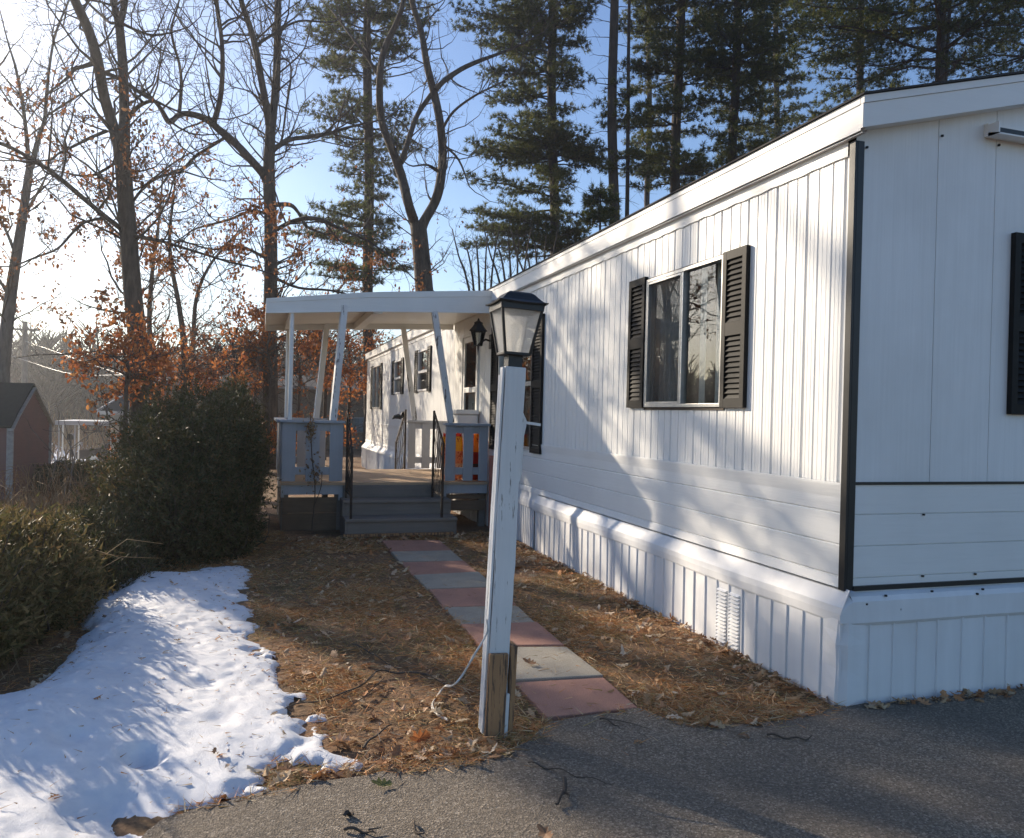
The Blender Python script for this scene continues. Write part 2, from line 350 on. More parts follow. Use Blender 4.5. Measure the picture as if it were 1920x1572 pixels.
d = d + .05 * n1 + .03 * n2 - edgey * np.clip(.16 * (n1 + .10) + .30 * np.clip(fbm(P[:, 0] * 4.6 + 3, P[:, 1] * 6.5, 5) - .12, 0, 1) + .10 * n2, -.05, .6)
lf = np.clip((.1 - P[:, 0]) / 1.0, 0, 1); h = (.055 + .11 * lf * lf) * (1 - np.exp(-np.clip(d, 0, 9) / (.15 + .06 * lf))) + .020 * vnoise(P[:, 0] * 1.3, P[:, 1] * 1.1) * lf * np.clip(d / .2, 0, 1) + (.004 * n2 + .004 * fbm(P[:, 0] * 24, P[:, 1] * 20, 3)) * np.clip(d / .08, 0, 1)
for u, v, r, dep in [(270, 1400, .075, .13), (140, 1385, .07, .05), (215, 1498, .16, .10), (380, 1268, .07, .05), (350, 1250, .05, .03), (210, 1262, .10, .035), (330, 1215, .06, .03), (395, 1128, .09, .05), (300, 1420, .04, .02), (60, 1440, .12, .03), (420, 1330, .06, .03)]:
    c = onz(u, v, .10); q_ = ((P[:, 0] - c[0]) ** 2 + ((P[:, 1] - c[1]) * .8) ** 2) / r ** 2
    dep *= .6; h = h - dep * np.exp(-q_ * .8) + dep * .14 * np.exp(-(np.sqrt(q_) - 1.35) ** 2 * 6)
c = onz(230, 1110, .12); h = h + .05 * np.exp(-(((P[:, 0] - c[0]) / .5) ** 2 + ((P[:, 1] - c[1]) / .5) ** 2))
zz = gz(P[:, 0], P[:, 1]) + h + .004 - np.clip(-d, 0, .08) * .9
nx, ny = len(xs), len(ys); i, j = np.meshgrid(np.arange(nx - 1), np.arange(ny - 1)); q = (j * nx + i).ravel()
Q = np.stack([q, q + 1, q + nx + 1, q + nx], 1); ok = ((d > -.075) & (h > -.05)).reshape(-1); Q = Q[ok[Q].all(1)]
tag(npmesh('snow', np.stack([P[:, 0], P[:, 1], zz], 1), Q, M['snow'], smooth=True), 'melting crusted snow patch beside the shrubs', 'snow', kind='stuff')
SNOWD = lambda p: sdf(p, SNOW)

def snow_patch(poly, name, label, h0=.05):
    poly = np.array(poly); lo, hi = poly.min(0) - .5, poly.max(0) + .5
    xs = np.linspace(lo[0], hi[0], 90); ys = np.linspace(lo[1], hi[1], 90); GX, GY = np.meshgrid(xs, ys); P = np.stack([GX.ravel(), GY.ravel()], 1)
    d = sdf(P, poly) + .35 * fbm(P[:, 0] * .9, P[:, 1] * .7, 4); h = h0 * (1 - np.exp(-np.clip(d, 0, 9) / .3)); z = gz(P[:, 0], P[:, 1]) + h + .02 + .02 * fbm(P[:, 0], P[:, 1])
    i, j = np.meshgrid(np.arange(89), np.arange(89)); q = (j * 90 + i).ravel(); Q = np.stack([q, q + 1, q + 91, q + 90], 1); Q = Q[(d > 0)[Q].all(1)]
    tag(npmesh(name, np.stack([P[:, 0], P[:, 1], z], 1), Q, M['snow'], smooth=True), label, 'snow', kind='stuff')
snow_patch([(-13.5, 39), (-6.6, 38), (-7.2, 46), (-9, 58), (-12, 76), (-21, 76), (-16, 52)], 'snow', 'bright snow patch on the lower yard by the dark car', .06)

# pavers: nine slabs, alternately red and grey
tl = [(1.42, 3.748), (1.415, 4.313), (1.408, 4.98), (1.412, 5.55), (1.414, 6.101), (1.42, 6.73), (1.40, 7.348), (1.396, 8.05), (1.397, 8.676), (1.405, 9.42)]
tr = [(1.935, 3.762), (1.955, 4.267), (1.955, 4.868), (1.975, 5.50), (2.0, 6.05), (2.01, 6.70), (2.03, 7.35), (2.055, 8.02), (2.06, 8.62), (2.085, 9.35)]
order = ['nearest the driveway', 'second from the driveway, with a curled leaf on it', 'third from the driveway', 'fourth from the driveway', 'fifth and middle slab of the path', 'sixth from the driveway', 'third before the porch steps', 'second before the porch steps', 'directly below the porch steps']
for k in range(9):
    a, b, c_, d_ = tl[k], tr[k], tr[k + 1], tl[k + 1]; rg = .012; z = .018 + .006 * ((k * 7) % 3) - .03 * 0
    zg = gz1(1.7, (a[1] + c_[1]) / 2); q4 = [(a[0] + R0.normal(0, .006), a[1] + rg), (b[0] + R0.normal(0, .006), b[1] + rg), (c_[0], c_[1] - rg), (d_[0], d_[1] - rg)]
    tz = [R0.normal(0, .004) for _ in q4]; mb = MB(); mb.add([(x, y, zg - .05) for x, y in q4] + [(x, y, zg + z + t_) for (x, y), t_ in zip(q4, tz)], [(3, 2, 1, 0), (4, 5, 6, 7), (0, 1, 5, 4), (1, 2, 6, 5), (2, 3, 7, 6), (3, 0, 4, 7)])
    cx, cy = np.mean([p[0] for p in q4]), np.mean([p[1] for p in q4])
    o = mb.build('paver', M['pred'] if k % 2 == 0 else M['pgrey'], bevel=.006, org=(cx, cy, zg))
    tag(o, ('reddish' if k % 2 == 0 else 'grey') + ' concrete paving slab, ' + order[k], 'paving slab', 'paving slabs of the path to the porch')

# ------------------------------------------------------------------ the white mobile home
def join_into(o, mb, mat):
    """adds the faces of mb to the mesh of o with a second material"""
    import bmesh
    bm = bmesh.new(); bm.from_mesh(o.data); o.data.materials.append(mat); vs = [bm.verts.new(p) for p in mb.v]
    for f in mb.f: bm.faces.new([vs[i] for i in f]).material_index = 1
    bm.to_mesh(o.data); bm.free()
home = thing('mobile_home', 'long white ribbed mobile home with black shutters and white skirting', 'mobile home', (X0 + 2, 14, 0))
ZB, ZM, ZT = .635, 1.213, 3.03
wins = {'w1': (4.83, 6.0, 1.635, 2.70), 'w2': (8.9, 10.30, 1.13, 2.72), 'door': (11.42, 12.30, .70, 2.74),
        'w3': (15.12, 16.1, 1.97, 2.80), 'w4': (18.15, 19.12, 1.97, 2.76), 'w5': (21.5, 23.0, 1.62, 2.82)}
opens = list(wins.values())
def panels(mb, yy, zz, X):
    """grid of quads in the wall plane, leaving the openings out; yy, zz are (coordinate, depth) lists"""
    for (ya, da), (yb, db) in zip(yy, yy[1:]):
        if yb - ya < 1e-6: continue
        for (za, ea), (zb, eb) in zip(zz, zz[1:]):
            if zb - za < 1e-6: continue
            ym, zm = (ya + yb) / 2, (za + zb) / 2
            if any(o_[0] < ym < o_[1] and o_[2] < zm < o_[3] for o_ in opens): continue
            mb.quad((X + da + ea, ya, za), (X + da + eb, ya, zb), (X + db + eb, yb, zb), (X + db + ea, yb, za))
rr = random.Random(4); yy = [(Y0, 0)]; y = Y0 + .075; pat = 0
while y < YF - .05:
    w = (.0045, .0075) if pat % 3 else (.008, .013)
    yy += [(y - w[1], 0), (y - w[0] * .4, w[0] * 1.6), (y + w[0] * .4, w[0] * 1.6), (y + w[1], 0)]; st_ = rr.choice([.102, .102, .118, .095, .112])
    for q in (.33, .66): yy += [(y + st_ * q - .002, 0), (y + st_ * q, .0022), (y + st_ * q + .002, 0)]
    y += st_; pat += 1
yy += [(YF, 0)] + [(e, 0) for o_ in opens for e in o_[:2]]
yy = sorted(yy); zz = sorted([(ZM, 0), (ZT, 0)] + [(e, 0) for o_ in opens for e in o_[2:] if ZM < e < ZT])
mb = MB(); panels(mb, yy, zz, X0); mb.build('side_wall', M['siding'], home)
ys_ = sorted([(Y0, 0), (YF, 0)] + [(e, 0) for o_ in opens for e in o_[:2]] + [(t, 0) for t in np.arange(4.5, 24, 1.22)])
zz = []
for g in (.692, .867, 1.042): zz += [(g - .006, 0), (g - .0015, .008), (g + .0015, .008), (g + .010, 0)]
zz = sorted([(ZB, -.012), (ZM - .014, -.010), (ZM - .002, -.010), (ZM, .0)] + zz + [(1.13, 0)])
mb = MB(); panels(mb, ys_, zz, X0 - .004); mb.build('lower_boards', M['board'], home)
# end wall
RS = .2537; XE = X0 + 4.25; XR = (X0 + XE) / 2
def rz(x): return 3.29 + RS * ((x - 3.02) if x < XR else (2 * XR - 3.02 - x))
mb = MB(); gr = [X0] + [g for k in range(-0, 9) for g in (3.646 + .427 * k - .003, 3.646 + .427 * k - .001, 3.646 + .427 * k + .001, 3.646 + .427 * k + .003)] + [XE]
off = [0] + [0, .009, .009, 0] * 9 + [0]
gr.append(XR); off.append(0); pr = sorted(zip(gr, off))
for (a, da), (b, db) in zip(pr, pr[1:]):
    if a >= XE or b > XE: continue
    mb.quad((a, Y0 + da, ZM), (b, Y0 + db, ZM), (b, Y0 + db, rz(b) - .06), (a, Y0 + da, rz(a) - .06))
mb.build('end_wall', M['endboard'], home)
mb = MB(); ze = [ZB]
rows = [(ZB, -.006)]
for g in (.692, .867, 1.042): rows += [(g - .003, -.006), (g - .001, .004), (g + .001, .004), (g + .004, -.006)]
rows += [(ZM, -.006)]
for (a, da), (b, db) in zip(rows, rows[1:]): mb.quad((X0, Y0 + da, a), (XE, Y0 + da, a), (XE, Y0 + db, b), (X0, Y0 + db, b))
_lb = mb.build('lower_boards', M['board'], home)
mb = MB()
for x, z in [(3.60, 1.035), (3.605, .685), (3.99, .682), (3.30, .60), (3.62, .61), (3.99, .605), (3.17, .56), (3.40, .52), (3.95, .58), (3.66, 3.19), (4.085, 3.29), (4.08, 3.19), (3.14, 3.06)]: mb.lathe((x, Y0 - .012 if z > .64 else Y0 - .065, z), [(.008, -.004), (.008, .006), (0, .006)], 7)
join_into(_lb, mb, M['black'])
mb = MB(); mb.box(X0 + .042, XE, Y0 - .014, Y0 - .004, ZM - .007, ZM + .009); mb.box(X0 + .042, XE, Y0 - .022, Y0 - .003, ZB - .012, ZB + .014)
mb.build('black_trim_strip', M['black'], home)
mb = MB(); mb.box(X0 - .018, X0 - .003, Y0 - .017, Y0 + .032, .625, 3.09); mb.box(X0 - .003, X0 + .042, Y0 - .017, Y0 - .002, .625, 3.09)
mb.build('corner_trim', M['black'], home, bevel=.003)
# far end, back wall, floor, ceiling (closed shell)
mb = MB(); mb.quad((X0, YF, 0), (X0, YF, 3.1), (XE, YF, 3.1), (XE, YF, 0)); mb.quad((XE, Y0, 0), (XE, YF, 0), (XE, YF, 3.1), (XE, Y0, 3.1)); mb.build('back_wall', M['board'], home)
mb = MB(); mb.quad((X0 + .08, Y0 + .05, .6), (XE - .05, Y0 + .05, .6), (XE - .05, YF - .05, .6), (X0 + .08, YF - .05, .6)); mb.quad((X0 + .05, Y0 + .05, 2.98), (XE - .05, Y0 + .05, 2.98), (XE - .05, YF - .05, 2.98), (X0 + .05, YF - .05, 2.98)); mb.quad((X0 + 2.6, Y0 + .1, .6), (X0 + 2.6, Y0 + .1, 2.98), (X0 + 2.6, YF - .1, 2.98), (X0 + 2.6, YF - .1, .6)); mb.build('interior', M['inside'], home)
# fascia along the long side with its soffit, roof
XF = 3.02; YE = Y0 - .12
mb = MB()
prof = [(XF, 3.11), (XF, 3.245), (XF - .006, 3.249), (XF - .006, 3.285), (XF + .03, 3.285), (XF + .03, 3.118), (X0 - .012, 3.118), (X0 - .012, 3.105), (XF + .012, 3.105), (XF + .012, 3.10)]
for (xa, za), (xb, zb) in zip(prof, prof[1:]): mb.quad((xa, YE + .022, za), (xb, YE + .022, zb), (xb, YF + .1, zb), (xa, YF + .1, za))
mb.build('eave_fascia', M['trimwhite'], home)
mb = MB(); Yl = np.arange(Y0 + .05, YF, .1); zl = 3.025 + .0035 * np.sin(Yl * 31) + .002 * np.cos(Yl * 77)
for a, b, c, e in zip(Yl, Yl[1:], zl, zl[1:]):
    mb.quad((X0 - .012, a, c), (X0 - .012, b, e), (X0 - .012, b, 3.11), (X0 - .012, a, 3.11)); mb.quad((X0 + .01, a, c), (X0 + .01, b, e), (X0 - .012, b, e), (X0 - .012, a, c))
mb.build('frieze_strip', M['trimwhite'], home)
mb = MB()
for s in (0, 1):
    f = lambda x: (x if s == 0 else 2 * XR - x)
    mb.prism([(f(XF - .006), YE, 3.118), (f(XR), YE, rz(XR) - .172), (f(XR), YE, rz(XR) - .046), (f(XF - .006), YE, 3.245)], (0, .02, 0))
    mb.prism([(f(XF - .006), YE - .007, 3.247), (f(XR), YE - .007, rz(XR) - .044), (f(XR), YE - .007, rz(XR) - .004), (f(XF - .006), YE - .007, 3.286)], (0, .026, 0))
    mb.quad((f(XF), YE + .02, 3.125), (f(XR), YE + .02, rz(XR) - .165), (f(XR), Y0, rz(XR) - .165), (f(XF), Y0, 3.125))
mb.build('gable_fascia', M['trimwhite'], home)
mb = MB()
for s in (0, 1):
    f = lambda x: (x if s == 0 else 2 * XR - x)
    mb.prism([(f(XF - .02), YE - .02, 3.287), (f(XR), YE - .02, rz(XR) + .003), (f(XR), YE - .02, rz(XR) + .016), (f(XF - .02), YE - .02, 3.297)], (0, YF + .14 - YE, 0))
mb.build('roof', M['roof'], home)
# vent hood on the end wall
mb = MB(); mb.box(3.976, 4.9, Y0 - .03, Y0 - .002, 3.225, 3.30); mb.prism([(3.976, Y0 - .03, 3.245), (3.976, Y0 - .10, 3.226), (3.976, Y0 - .10, 3.218), (3.976, Y0 - .03, 3.222)], (.92, 0, 0)); mb.box(3.976, 3.985, Y0 - .10, Y0 - .03, 3.22, 3.29); mb.build('vent_hood', M['trimwhite'], home)
mb = MB(); mb.box(4.02, 4.86, Y0 - .034, Y0 - .031, 3.246, 3.285); mb.build('vent_dark_panel', M['black'], home)  # flat black panel stands in for the shade inside the hood

# skirting
def skirt_profile(y):
    """(x, z) from the flashing top down to the soil"""
    if y < 8.62: return [(X0 + .03, .627), (X0 - .010, .620), (X0 - .048, .556), (X0 - .060, .538), (X0 - .063, .50), (X0 - .060, .455), (X0 - .054, .442)]
    fl = .05 * np.clip((y - 17) / 6, 0, 1)
    return [(X0 - .004, .636), (X0 - .008, .60), (X0 - .012 - fl * .5, .56), (X0 - .020 - fl, .53), (X0 - .022 - fl * 1.8, .49), (X0 - .020 - fl * 2.2, .45), (X0 - .012 - fl * 2.4, .436)]
Ys = np.concatenate([np.linspace(Y0 - .055, 8.6, 60), np.linspace(8.63, YF, 150)]); pv = []
for y in Ys:
    p = skirt_profile(y); wv = .004 * math.sin(y * 3.1) + (.003 * math.sin(y * 3.7) + .002 * math.sin(y * 13) if y > 8.62 else .002 * math.sin(y * 9))
    pv += [(x - wv * (k / 6), y, z + (.004 * math.sin(y * 2.3) if k > 1 else 0)) for k, (x, z) in enumerate(p)]
n = 7; fq = [(i * n + k, i * n + k + 1, (i + 1) * n + k + 1, (i + 1) * n + k) for i in range(len(Ys) - 1) for k in range(n - 1)]
o = npmesh('skirt_flashing', pv, np.array(fq), M['skirt'], home); 
def skirt(pts_top, pts_bot, spacing, nrm, start=.06):
    """ribbed panel between two polylines"""
    return
mb = MB(); yk = Y0 - .05; cols = []
while yk < YF:
    far = yk > 8.62; sp = .15 if not far else .085
    for dy, dx in ((0, 0), (.006, -.010), (.016, -.010), (.022, 0)):
        y = yk + dy
        if far:
            fl = np.clip((y - 17) / 6.5, 0, 1); xt = X0 - .012 - .11 * fl; lean = .05 + .02 * math.sin(y * 1.7); xb = X0 - .02 + (.03 if y < 11 else -.04) - .05 * fl + .012 * math.sin(y * 7)
        else: xt = X0 - .052; xb = X0 - .050 + .006 * math.sin(y * 3)
        cols.append((y, xt + dx, xb + dx))
    yk += sp + rr.uniform(-.006, .006)
for (ya, ta, ba), (yb, tb, bb) in zip(cols, cols[1:]):
    if ya < 8.61 < yb: continue
    za = gz1(X0, ya) - .12; ztop = .452
    mb.quad((ba, ya, za), (ta, ya, ztop), (tb, yb, ztop), (bb, yb, za))
mb.quad((X0 - .055, 8.60, -.1), (X0 - .055, 8.60, .45), (X0 + .02, 8.64, .45), (X0 + .02, 8.64, -.1))
mb.build('skirting', M['skirt'], home)
# bulged corner cover plus end skirting
mb = MB(); zs = np.linspace(.475, -.06, 9); bl = [0, .012, .03, .02, .012, .022, .028, .03, .03]
ringA = [(X0 - .055, Y0 + .10, z) for z in zs]; ringB = [(X0 - .062 - b * .5, Y0 - .03, z) for z, b in zip(zs, bl)]; ringC = [(X0 - .02 - b * .4, Y0 - .066 - b * .3, z) for z, b in zip(zs, bl)]; ringD = [(X0 + .10, Y0 - .058, z) for z in zs]
for A_, B_ in ((ringA, ringB), (ringB, ringC), (ringC, ringD)):
    for k in range(8): mb.quad(A_[k], A_[k + 1], B_[k + 1], B_[k])
mb.build('corner_cover', M['skirt'], home)
mb = MB(); xk = X0 + .02; cols = []; rib = [3.199, 3.359, 3.526, 3.67, 3.848, 4.015, 4.185] + [4.185 + .165 * k for k in range(1, 19)]
for x in rib: cols += [(x, 0), (x + .004, .009), (x + .012, .009), (x + .017, 0)]
cols = [(X0 + .09, 0)] + cols + [(XE, 0)]
for (a, da), (b, db) in zip(cols, cols[1:]): mb.quad((a, Y0 - .052 - da, -.12), (b, Y0 - .052 - db, -.12), (b, Y0 - .052 - db, .45), (a, Y0 - .052 - da, .45))
mb.build('end_skirting', M['skirt'], home)
mb = MB(); p = [(.0, .636), (.012, .615), (.050, .60), (.068, .575), (.070, .46), (.056, .44)]; xs_ = np.linspace(X0 - .0, XE, 40)
for a, b in zip(xs_, xs_[1:]):
    for (ya, za), (yb, zb) in zip(p, p[1:]):
        wa, wb = .003 * math.sin(a * 6), .003 * math.sin(b * 6); mb.quad((a, Y0 - ya - wa, za), (a, Y0 - yb - wa, zb), (b, Y0 - yb - wb, zb), (b, Y0 - ya - wb, za))
mb.add([(X0 - .008, Y0 - .05, .636), (X0, Y0, .636), (X0, Y0 - .068, .575), (X0, Y0 - .07, .46), (X0 - .07, Y0 - .055, .46), (X0 - .074, Y0 - .055, .5), (X0 - .06, Y0 - .055, .535)], [(0, 1, 2, 6), (2, 3, 4, 5), (2, 5, 6)])
mb.build('end_skirt_flashing', M['skirt'], home)
mb = MB()
for y0_ in (4.49, 4.64):
    for k in range(15):
        z = .035 + k * .0245; mb.prism([(X0 - .050, y0_, z), (X0 - .072, y0_, z + .004), (X0 - .050, y0_, z + .017)], (0, .105, 0))
mb.build('skirt_vent', M['skirt'], home)

# windows, shutters, door
def shutter(y0, y1, z0, z1, X=X0, n=26):
    mb = MB(); t = .045
    mb.box(X - .034, X - .002, y0, y0 + t, z0, z1); mb.box(X - .034, X - .002, y1 - t, y1, z0, z1)
    zm = z0 + (z1 - z0) * .5
    for a, b in ((z0, z0 + .06), (zm - .045, zm + .045), (z1 - .06, z1)): mb.box(X - .033, X - .003, y0 + t, y1 - t, a, b)
    mb.box(X - .008, X - .002, y0 + t, y1 - t, z0 + .06, z1 - .06)
    for a, b in ((z0 + .06, zm - .045), (zm + .045, z1 - .06)):
        k = max(3, round((b - a) / .036)); s = (b - a) / k
        for i in range(k):
            z = a + s * i; mb.prism([(X - .029, y0 + t, z + .002), (X - .010, y0 + t, z + s * .98), (X - .006, y0 + t, z + s * .98), (X - .025, y0 + t, z + .002)], (0, y1 - y0 - 2 * t, 0))
    return mb.build('shutter', M['shutter'], home)
def frame_mb(y0, y1, z0, z1, t=.03, X=X0, out=.022, inn=.05):
    mb = MB()
    mb.box(X - out, X + inn, y0, y0 + t, z0, z1); mb.box(X - out, X + inn, y1 - t, y1, z0, z1); mb.box(X - out, X + inn, y0 + t, y1 - t, z0, z0 + t); mb.box(X - out, X + inn, y0 + t, y1 - t, z1 - t, z1); return mb
def pane(y0, y1, z0, z1, X, parent, name='pane', mat='glass'):
    mb = MB(); mb.quad((X, y0, z0), (X, y0, z1), (X, y1, z1), (X, y1, z0)); return mb.build(name, M[mat], parent)
def curtain(y0, y1, z0, z1, X, parent, fold=.012, wl=38):
    Y = np.linspace(y0, y1, max(6, int((y1 - y0) * 90))); V = []
    for y in Y: V += [(X + fold * math.sin(y * wl * 2), y, z0), (X + fold * math.sin(y * wl * 2 + .3), y, z1)]
    n_ = len(Y); return npmesh('curtain', V, np.array([(2 * k, 2 * k + 1, 2 * k + 3, 2 * k + 2) for k in range(n_ - 1)]), M['curtain'], parent, True)
m_, nt, bs = new('insect screen'); nt.nodes.remove(bs)
df = nd(nt, 'ShaderNodeBsdfDiffuse', {'Color': (.10, .095, .09, 1)}); tr_ = nd(nt, 'ShaderNodeBsdfTransparent'); mx = nd(nt, 'ShaderNodeMixShader', {'Fac': .42})
nt.links.new(tr_.outputs[0], mx.inputs[1]); nt.links.new(df.outputs[0], mx.inputs[2]); nt.links.new(mx.outputs[0], nt.nodes['Material Output'].inputs['Surface']); M['screen'] = m_
# front sliding window
a0, a1, b0, b1 = wins['w1']
mb = frame_mb(a0, a1, b0, b1, .026); mb.box(X0 - .018, X0 + .03, 5.392, 5.418, b0 + .026, b1 - .026)
w = mb.build('window', M['alum'], home, bevel=.002)
mb = MB(); mb.box(X0 - .02, X0 + .01, 5.418, 5.432, b0 + .03, b1 - .03); mb.box(X0 - .02, X0 + .01, 5.958, 5.972, b0 + .03, b1 - .03); mb.box(X0 - .02, X0 + .01, 5.43, 5.96, b0 + .028, b0 + .045); mb.box(X0 - .02, X0 + .01, 5.43, 5.96, b1 - .045, b1 - .028); mb.build('sash', M['alum'], w)
pane(a0 + .026, 5.395, b0 + .026, b1 - .026, X0 + .012, w); pane(5.418, a1 - .026, b0 + .026, b1 - .026, X0 + .02, w); pane(5.43, 5.96, b0 + .04, b1 - .04, X0 - .006, w, 'screen', 'screen')
curtain(5.55, 6.02, b0 - .03, b1 + .02, X0 + .10, w); curtain(5.20, 5.29, b0 - .03, b1 + .02, X0 + .08, w, .006); curtain(4.80, 5.14, b0 - .03, b1 + .02, X0 + .12, w, .008, 30)
mb = MB(); mb.box(X0 - .006, X0 + .001, a0 - .02, a1 + .02, b1, b1 + .012); mb.build('drip_cap', M['iron'], w); mb = MB(); mb.box(X0 - .008, X0 + .001, a0 - .02, a1 + .02, b0 - .022, b0); mb.build('sill', M['iron'], w)
shutter(6.005, 6.30, 1.63, 2.73); shutter(4.545, 4.825, 1.63, 2.71)
# window behind the lamp post
a0, a1, b0, b1 = wins['w2']
mb = frame_mb(a0, a1, b0, b1, .03); mb.box(X0 - .015, X0 + .04, a0 + .03, a1 - .03, 1.90, 1.95); w = mb.build('window', M['alum'], home, bevel=.002)
pane(a0 + .03, a1 - .03, b0 + .03, 1.90, X0 + .012, w); pane(a0 + .03, a1 - .03, 1.95, b1 - .03, X0 + .014, w); curtain(9.75, 10.28, 1.1, 2.7, X0 + .12, w)
shutter(8.535, 8.885, 1.10, 2.71); shutter(10.315, 10.63, 1.06, 2.75)
# the three far windows
for key, ml in (('w3', 2.36), ('w4', 2.34), ('w5', 0)):
    a0, a1, b0, b1 = wins[key]; mb = frame_mb(a0, a1, b0, b1, .035)
    if ml: mb.box(X0 - .018, X0 + .04, a0 + .035, a1 - .035, ml - .025, ml + .025)
    else: mb.box(X0 - .018, X0 + .04, (a0 + a1) / 2 - .02, (a0 + a1) / 2 + .02, b0 + .035, b1 - .035)
    w = mb.build('window', M['whiteframe'] if ml else M['alum'], home)
    if ml: pane(a0 + .035, a1 - .035, b0 + .035, ml - .025, X0 + .012, w); pane(a0 + .035, a1 - .035, ml + .025, b1 - .035, X0 + .014, w); curtain(a0, a1, ml if key == 'w3' else b0, b1, X0 + .10, w)
    else: pane(a0 + .035, (a0 + a1) / 2 - .02, b0 + .035, b1 - .035, X0 + .012, w); pane((a0 + a1) / 2 + .02, a1 - .035, b0 + .035, b1 - .035, X0 + .012, w); curtain(a0, a1, b0, b1, X0 + .10, w)
    shutter(a0 - .30, a0 - .005, b0 - .02, b1 + .02); shutter(a1 + .005, a1 + .34, b0 - .02, b1 + .02)
# storm door
a0, a1, b0, b1 = wins['door']
mb = MB(); mb.box(X0 - .028, X0 + .03, a0 - .06, a0, b0, b1 + .05); mb.box(X0 - .028, X0 + .03, a1, a1 + .06, b0, b1 + .05); mb.box(X0 - .028, X0 + .03, a0, a1, b1, b1 + .05)
mb.build('door_frame', M['whiteframe'], home, bevel=.003)
mb = frame_mb(a0 + .004, a1 - .004, b0 + .004, b1 - .004, .085, X0, .012, .02); mb.box(X0 - .012, X0 + .02, a0 + .089, a1 - .089, 1.87, 1.95); mb.box(X0 - .010, X0 + .02, a0 + .089, a1 - .089, .7, 1.02)
dr = mb.build('door', M['whiteframe'], home, bevel=.003)
pane(a0 + .089, a1 - .089, 1.02, 1.87, X0 + .004, dr); pane(a0 + .089, a1 - .089, 1.95, b1 - .09, X0 + .004, dr); curtain(a0 + .1, a1 - .1, 1.0, 1.86, X0 + .07, dr)
mb = MB(); mb.tube([(X0 - .012, a0 + .05, 1.58), (X0 - .05, a0 + .05, 1.58), (X0 - .055, a0 + .05, 1.70), (X0 - .012, a0 + .05, 1.70)], .007); mb.build('handle', M['black'], dr)
# end window (mostly outside the frame) with its shutter
mb = MB(); y_ = Y0; sx0, sx1, sz0, sz1 = 4.205, 4.50, 1.62, 2.69
mb.box(sx0, sx0 + .045, y_ - .034, y_ - .002, sz0, sz1); mb.box(sx1 - .045, sx1, y_ - .034, y_ - .002, sz0, sz1); mb.box(sx0 + .045, sx1 - .045, y_ - .008, y_ - .002, sz0, sz1)
for a, b in ((sz0, sz0 + .06), (2.11, 2.20), (sz1 - .06, sz1)): mb.box(sx0 + .045, sx1 - .045, y_ - .033, y_ - .003, a, b)
for a, b in ((sz0 + .06, 2.11), (2.20, sz1 - .06)):
    k = 12; s = (b - a) / k
    for i in range(k): z = a + s * i; mb.prism([(sx0 + .045, y_ - .029, z + .002), (sx0 + .045, y_ - .010, z + s * .98), (sx0 + .045, y_ - .006, z + s * .98), (sx0 + .045, y_ - .025, z + .002)], (sx1 - sx0 - .09, 0, 0))
mb.build('shutter', M['shutter'], home)
mb = MB()
for a, b, c, d_ in ((4.51, 4.54, 1.63, 2.68), (5.66, 5.69, 1.63, 2.68), (4.54, 5.66, 1.63, 1.66), (4.54, 5.66, 2.65, 2.68), (5.085, 5.115, 1.66, 2.65)): mb.box(a, b, y_ - .025, y_ - .002, c, d_)
w = mb.build('window', M['alum'], home)
mb = MB(); mb.quad((4.54, y_ - .008, 1.66), (5.66, y_ - .008, 1.66), (5.66, y_ - .008, 2.65), (4.54, y_ - .008, 2.65)); mb.build('pane', plain('dark glass', (.03, .035, .04), .04, 0, .1, 3, 0), w)

# ------------------------------------------------------------------ covered porch
PY0, PY1, PXL, PXR, DZ = 10.6, 13.0, .27, 3.03, .60
porch = thing('covered_porch', 'white roofed wooden porch with grey railings and leaning posts', 'porch', (1.6, 11.8, 0))
mb = MB()
for k in range(18):
    y = PY0 - .02 + k * (PY1 - PY0 + .02) / 18; mb.box(PXL, PXR, y + .003, y + (PY1 - PY0) / 18 - .003, DZ - .035, DZ)
mb.build('deck', M['deck'], porch)
mb = MB(); mb.box(PXL, 1.0, PY0 + .01, PY0 + .05, .44, DZ - .036); mb.box(2.45, PXR, PY0 + .01, PY0 + .05, .44, DZ - .036); mb.box(PXL, PXL + .04, PY0 + .05, PY1, .40, DZ - .036); mb.box(PXL, PXR, PY1 - .04, PY1, .40, DZ - .036); mb.box(1.0, 2.45, PY0 + .02, PY0 + .05, .36, DZ - .036)
mb.build('rim_joist', M['railgrey'], porch)
for x in (PXL + .05, 1.0, 2.44, PXR - .05):
    for y in (PY0 + .12, PY1 - .1): mb = MB(); mb.box(x - .045, x + .045, y - .045, y + .045, gz1(x, y) - .1, .44); mb.build('support_post', M['stepgrey'], porch)
for c_ in ((2.47, PXR - .02, PY0 + .04, PY0 + .065, .20, .34), (2.47, PXR - .02, PY0 + .05, PY0 + .07, .36, .42), (PXL + .02, .98, PY0 + .04, PY0 + .065, .20, .40), (PXL + .02, .98, PY0 + .05, PY0 + .07, -.05, .19)): mb = MB(); mb.box(*c_); mb.build('skirt_board', M['darkboard'], porch)
mb = MB(); mb.box(PXL + .031, PXL + .045, PY0 + .1, PY1 - .1, .2, .3)
for y0_ in np.arange(PY0 + .1, PY1 - .1, .24): mb.box(PXL + .01, PXL + .03, y0_, y0_ + .17, -.1, .41)
mb.build('side_lattice', M['stepgrey'], porch)
st = MB()
for y, z in ((10.25, .40), (9.90, .205)):
    st.box(1.02, 2.44, y, y + .37, z - .04, z); st.box(1.05, 2.41, y + .03, y + .055, z - .20, z - .04)
st.box(1.05, 2.41, PY0 - .02, PY0 + .01, .40, DZ - .036)
for x in (1.02, 2.41): st.prism([(x, 9.93, -.05), (x, PY0, -.05), (x, PY0, .40), (x, 10.28, .36), (x, 10.28, .20), (x, 9.93, .16)], (.03, 0, 0))
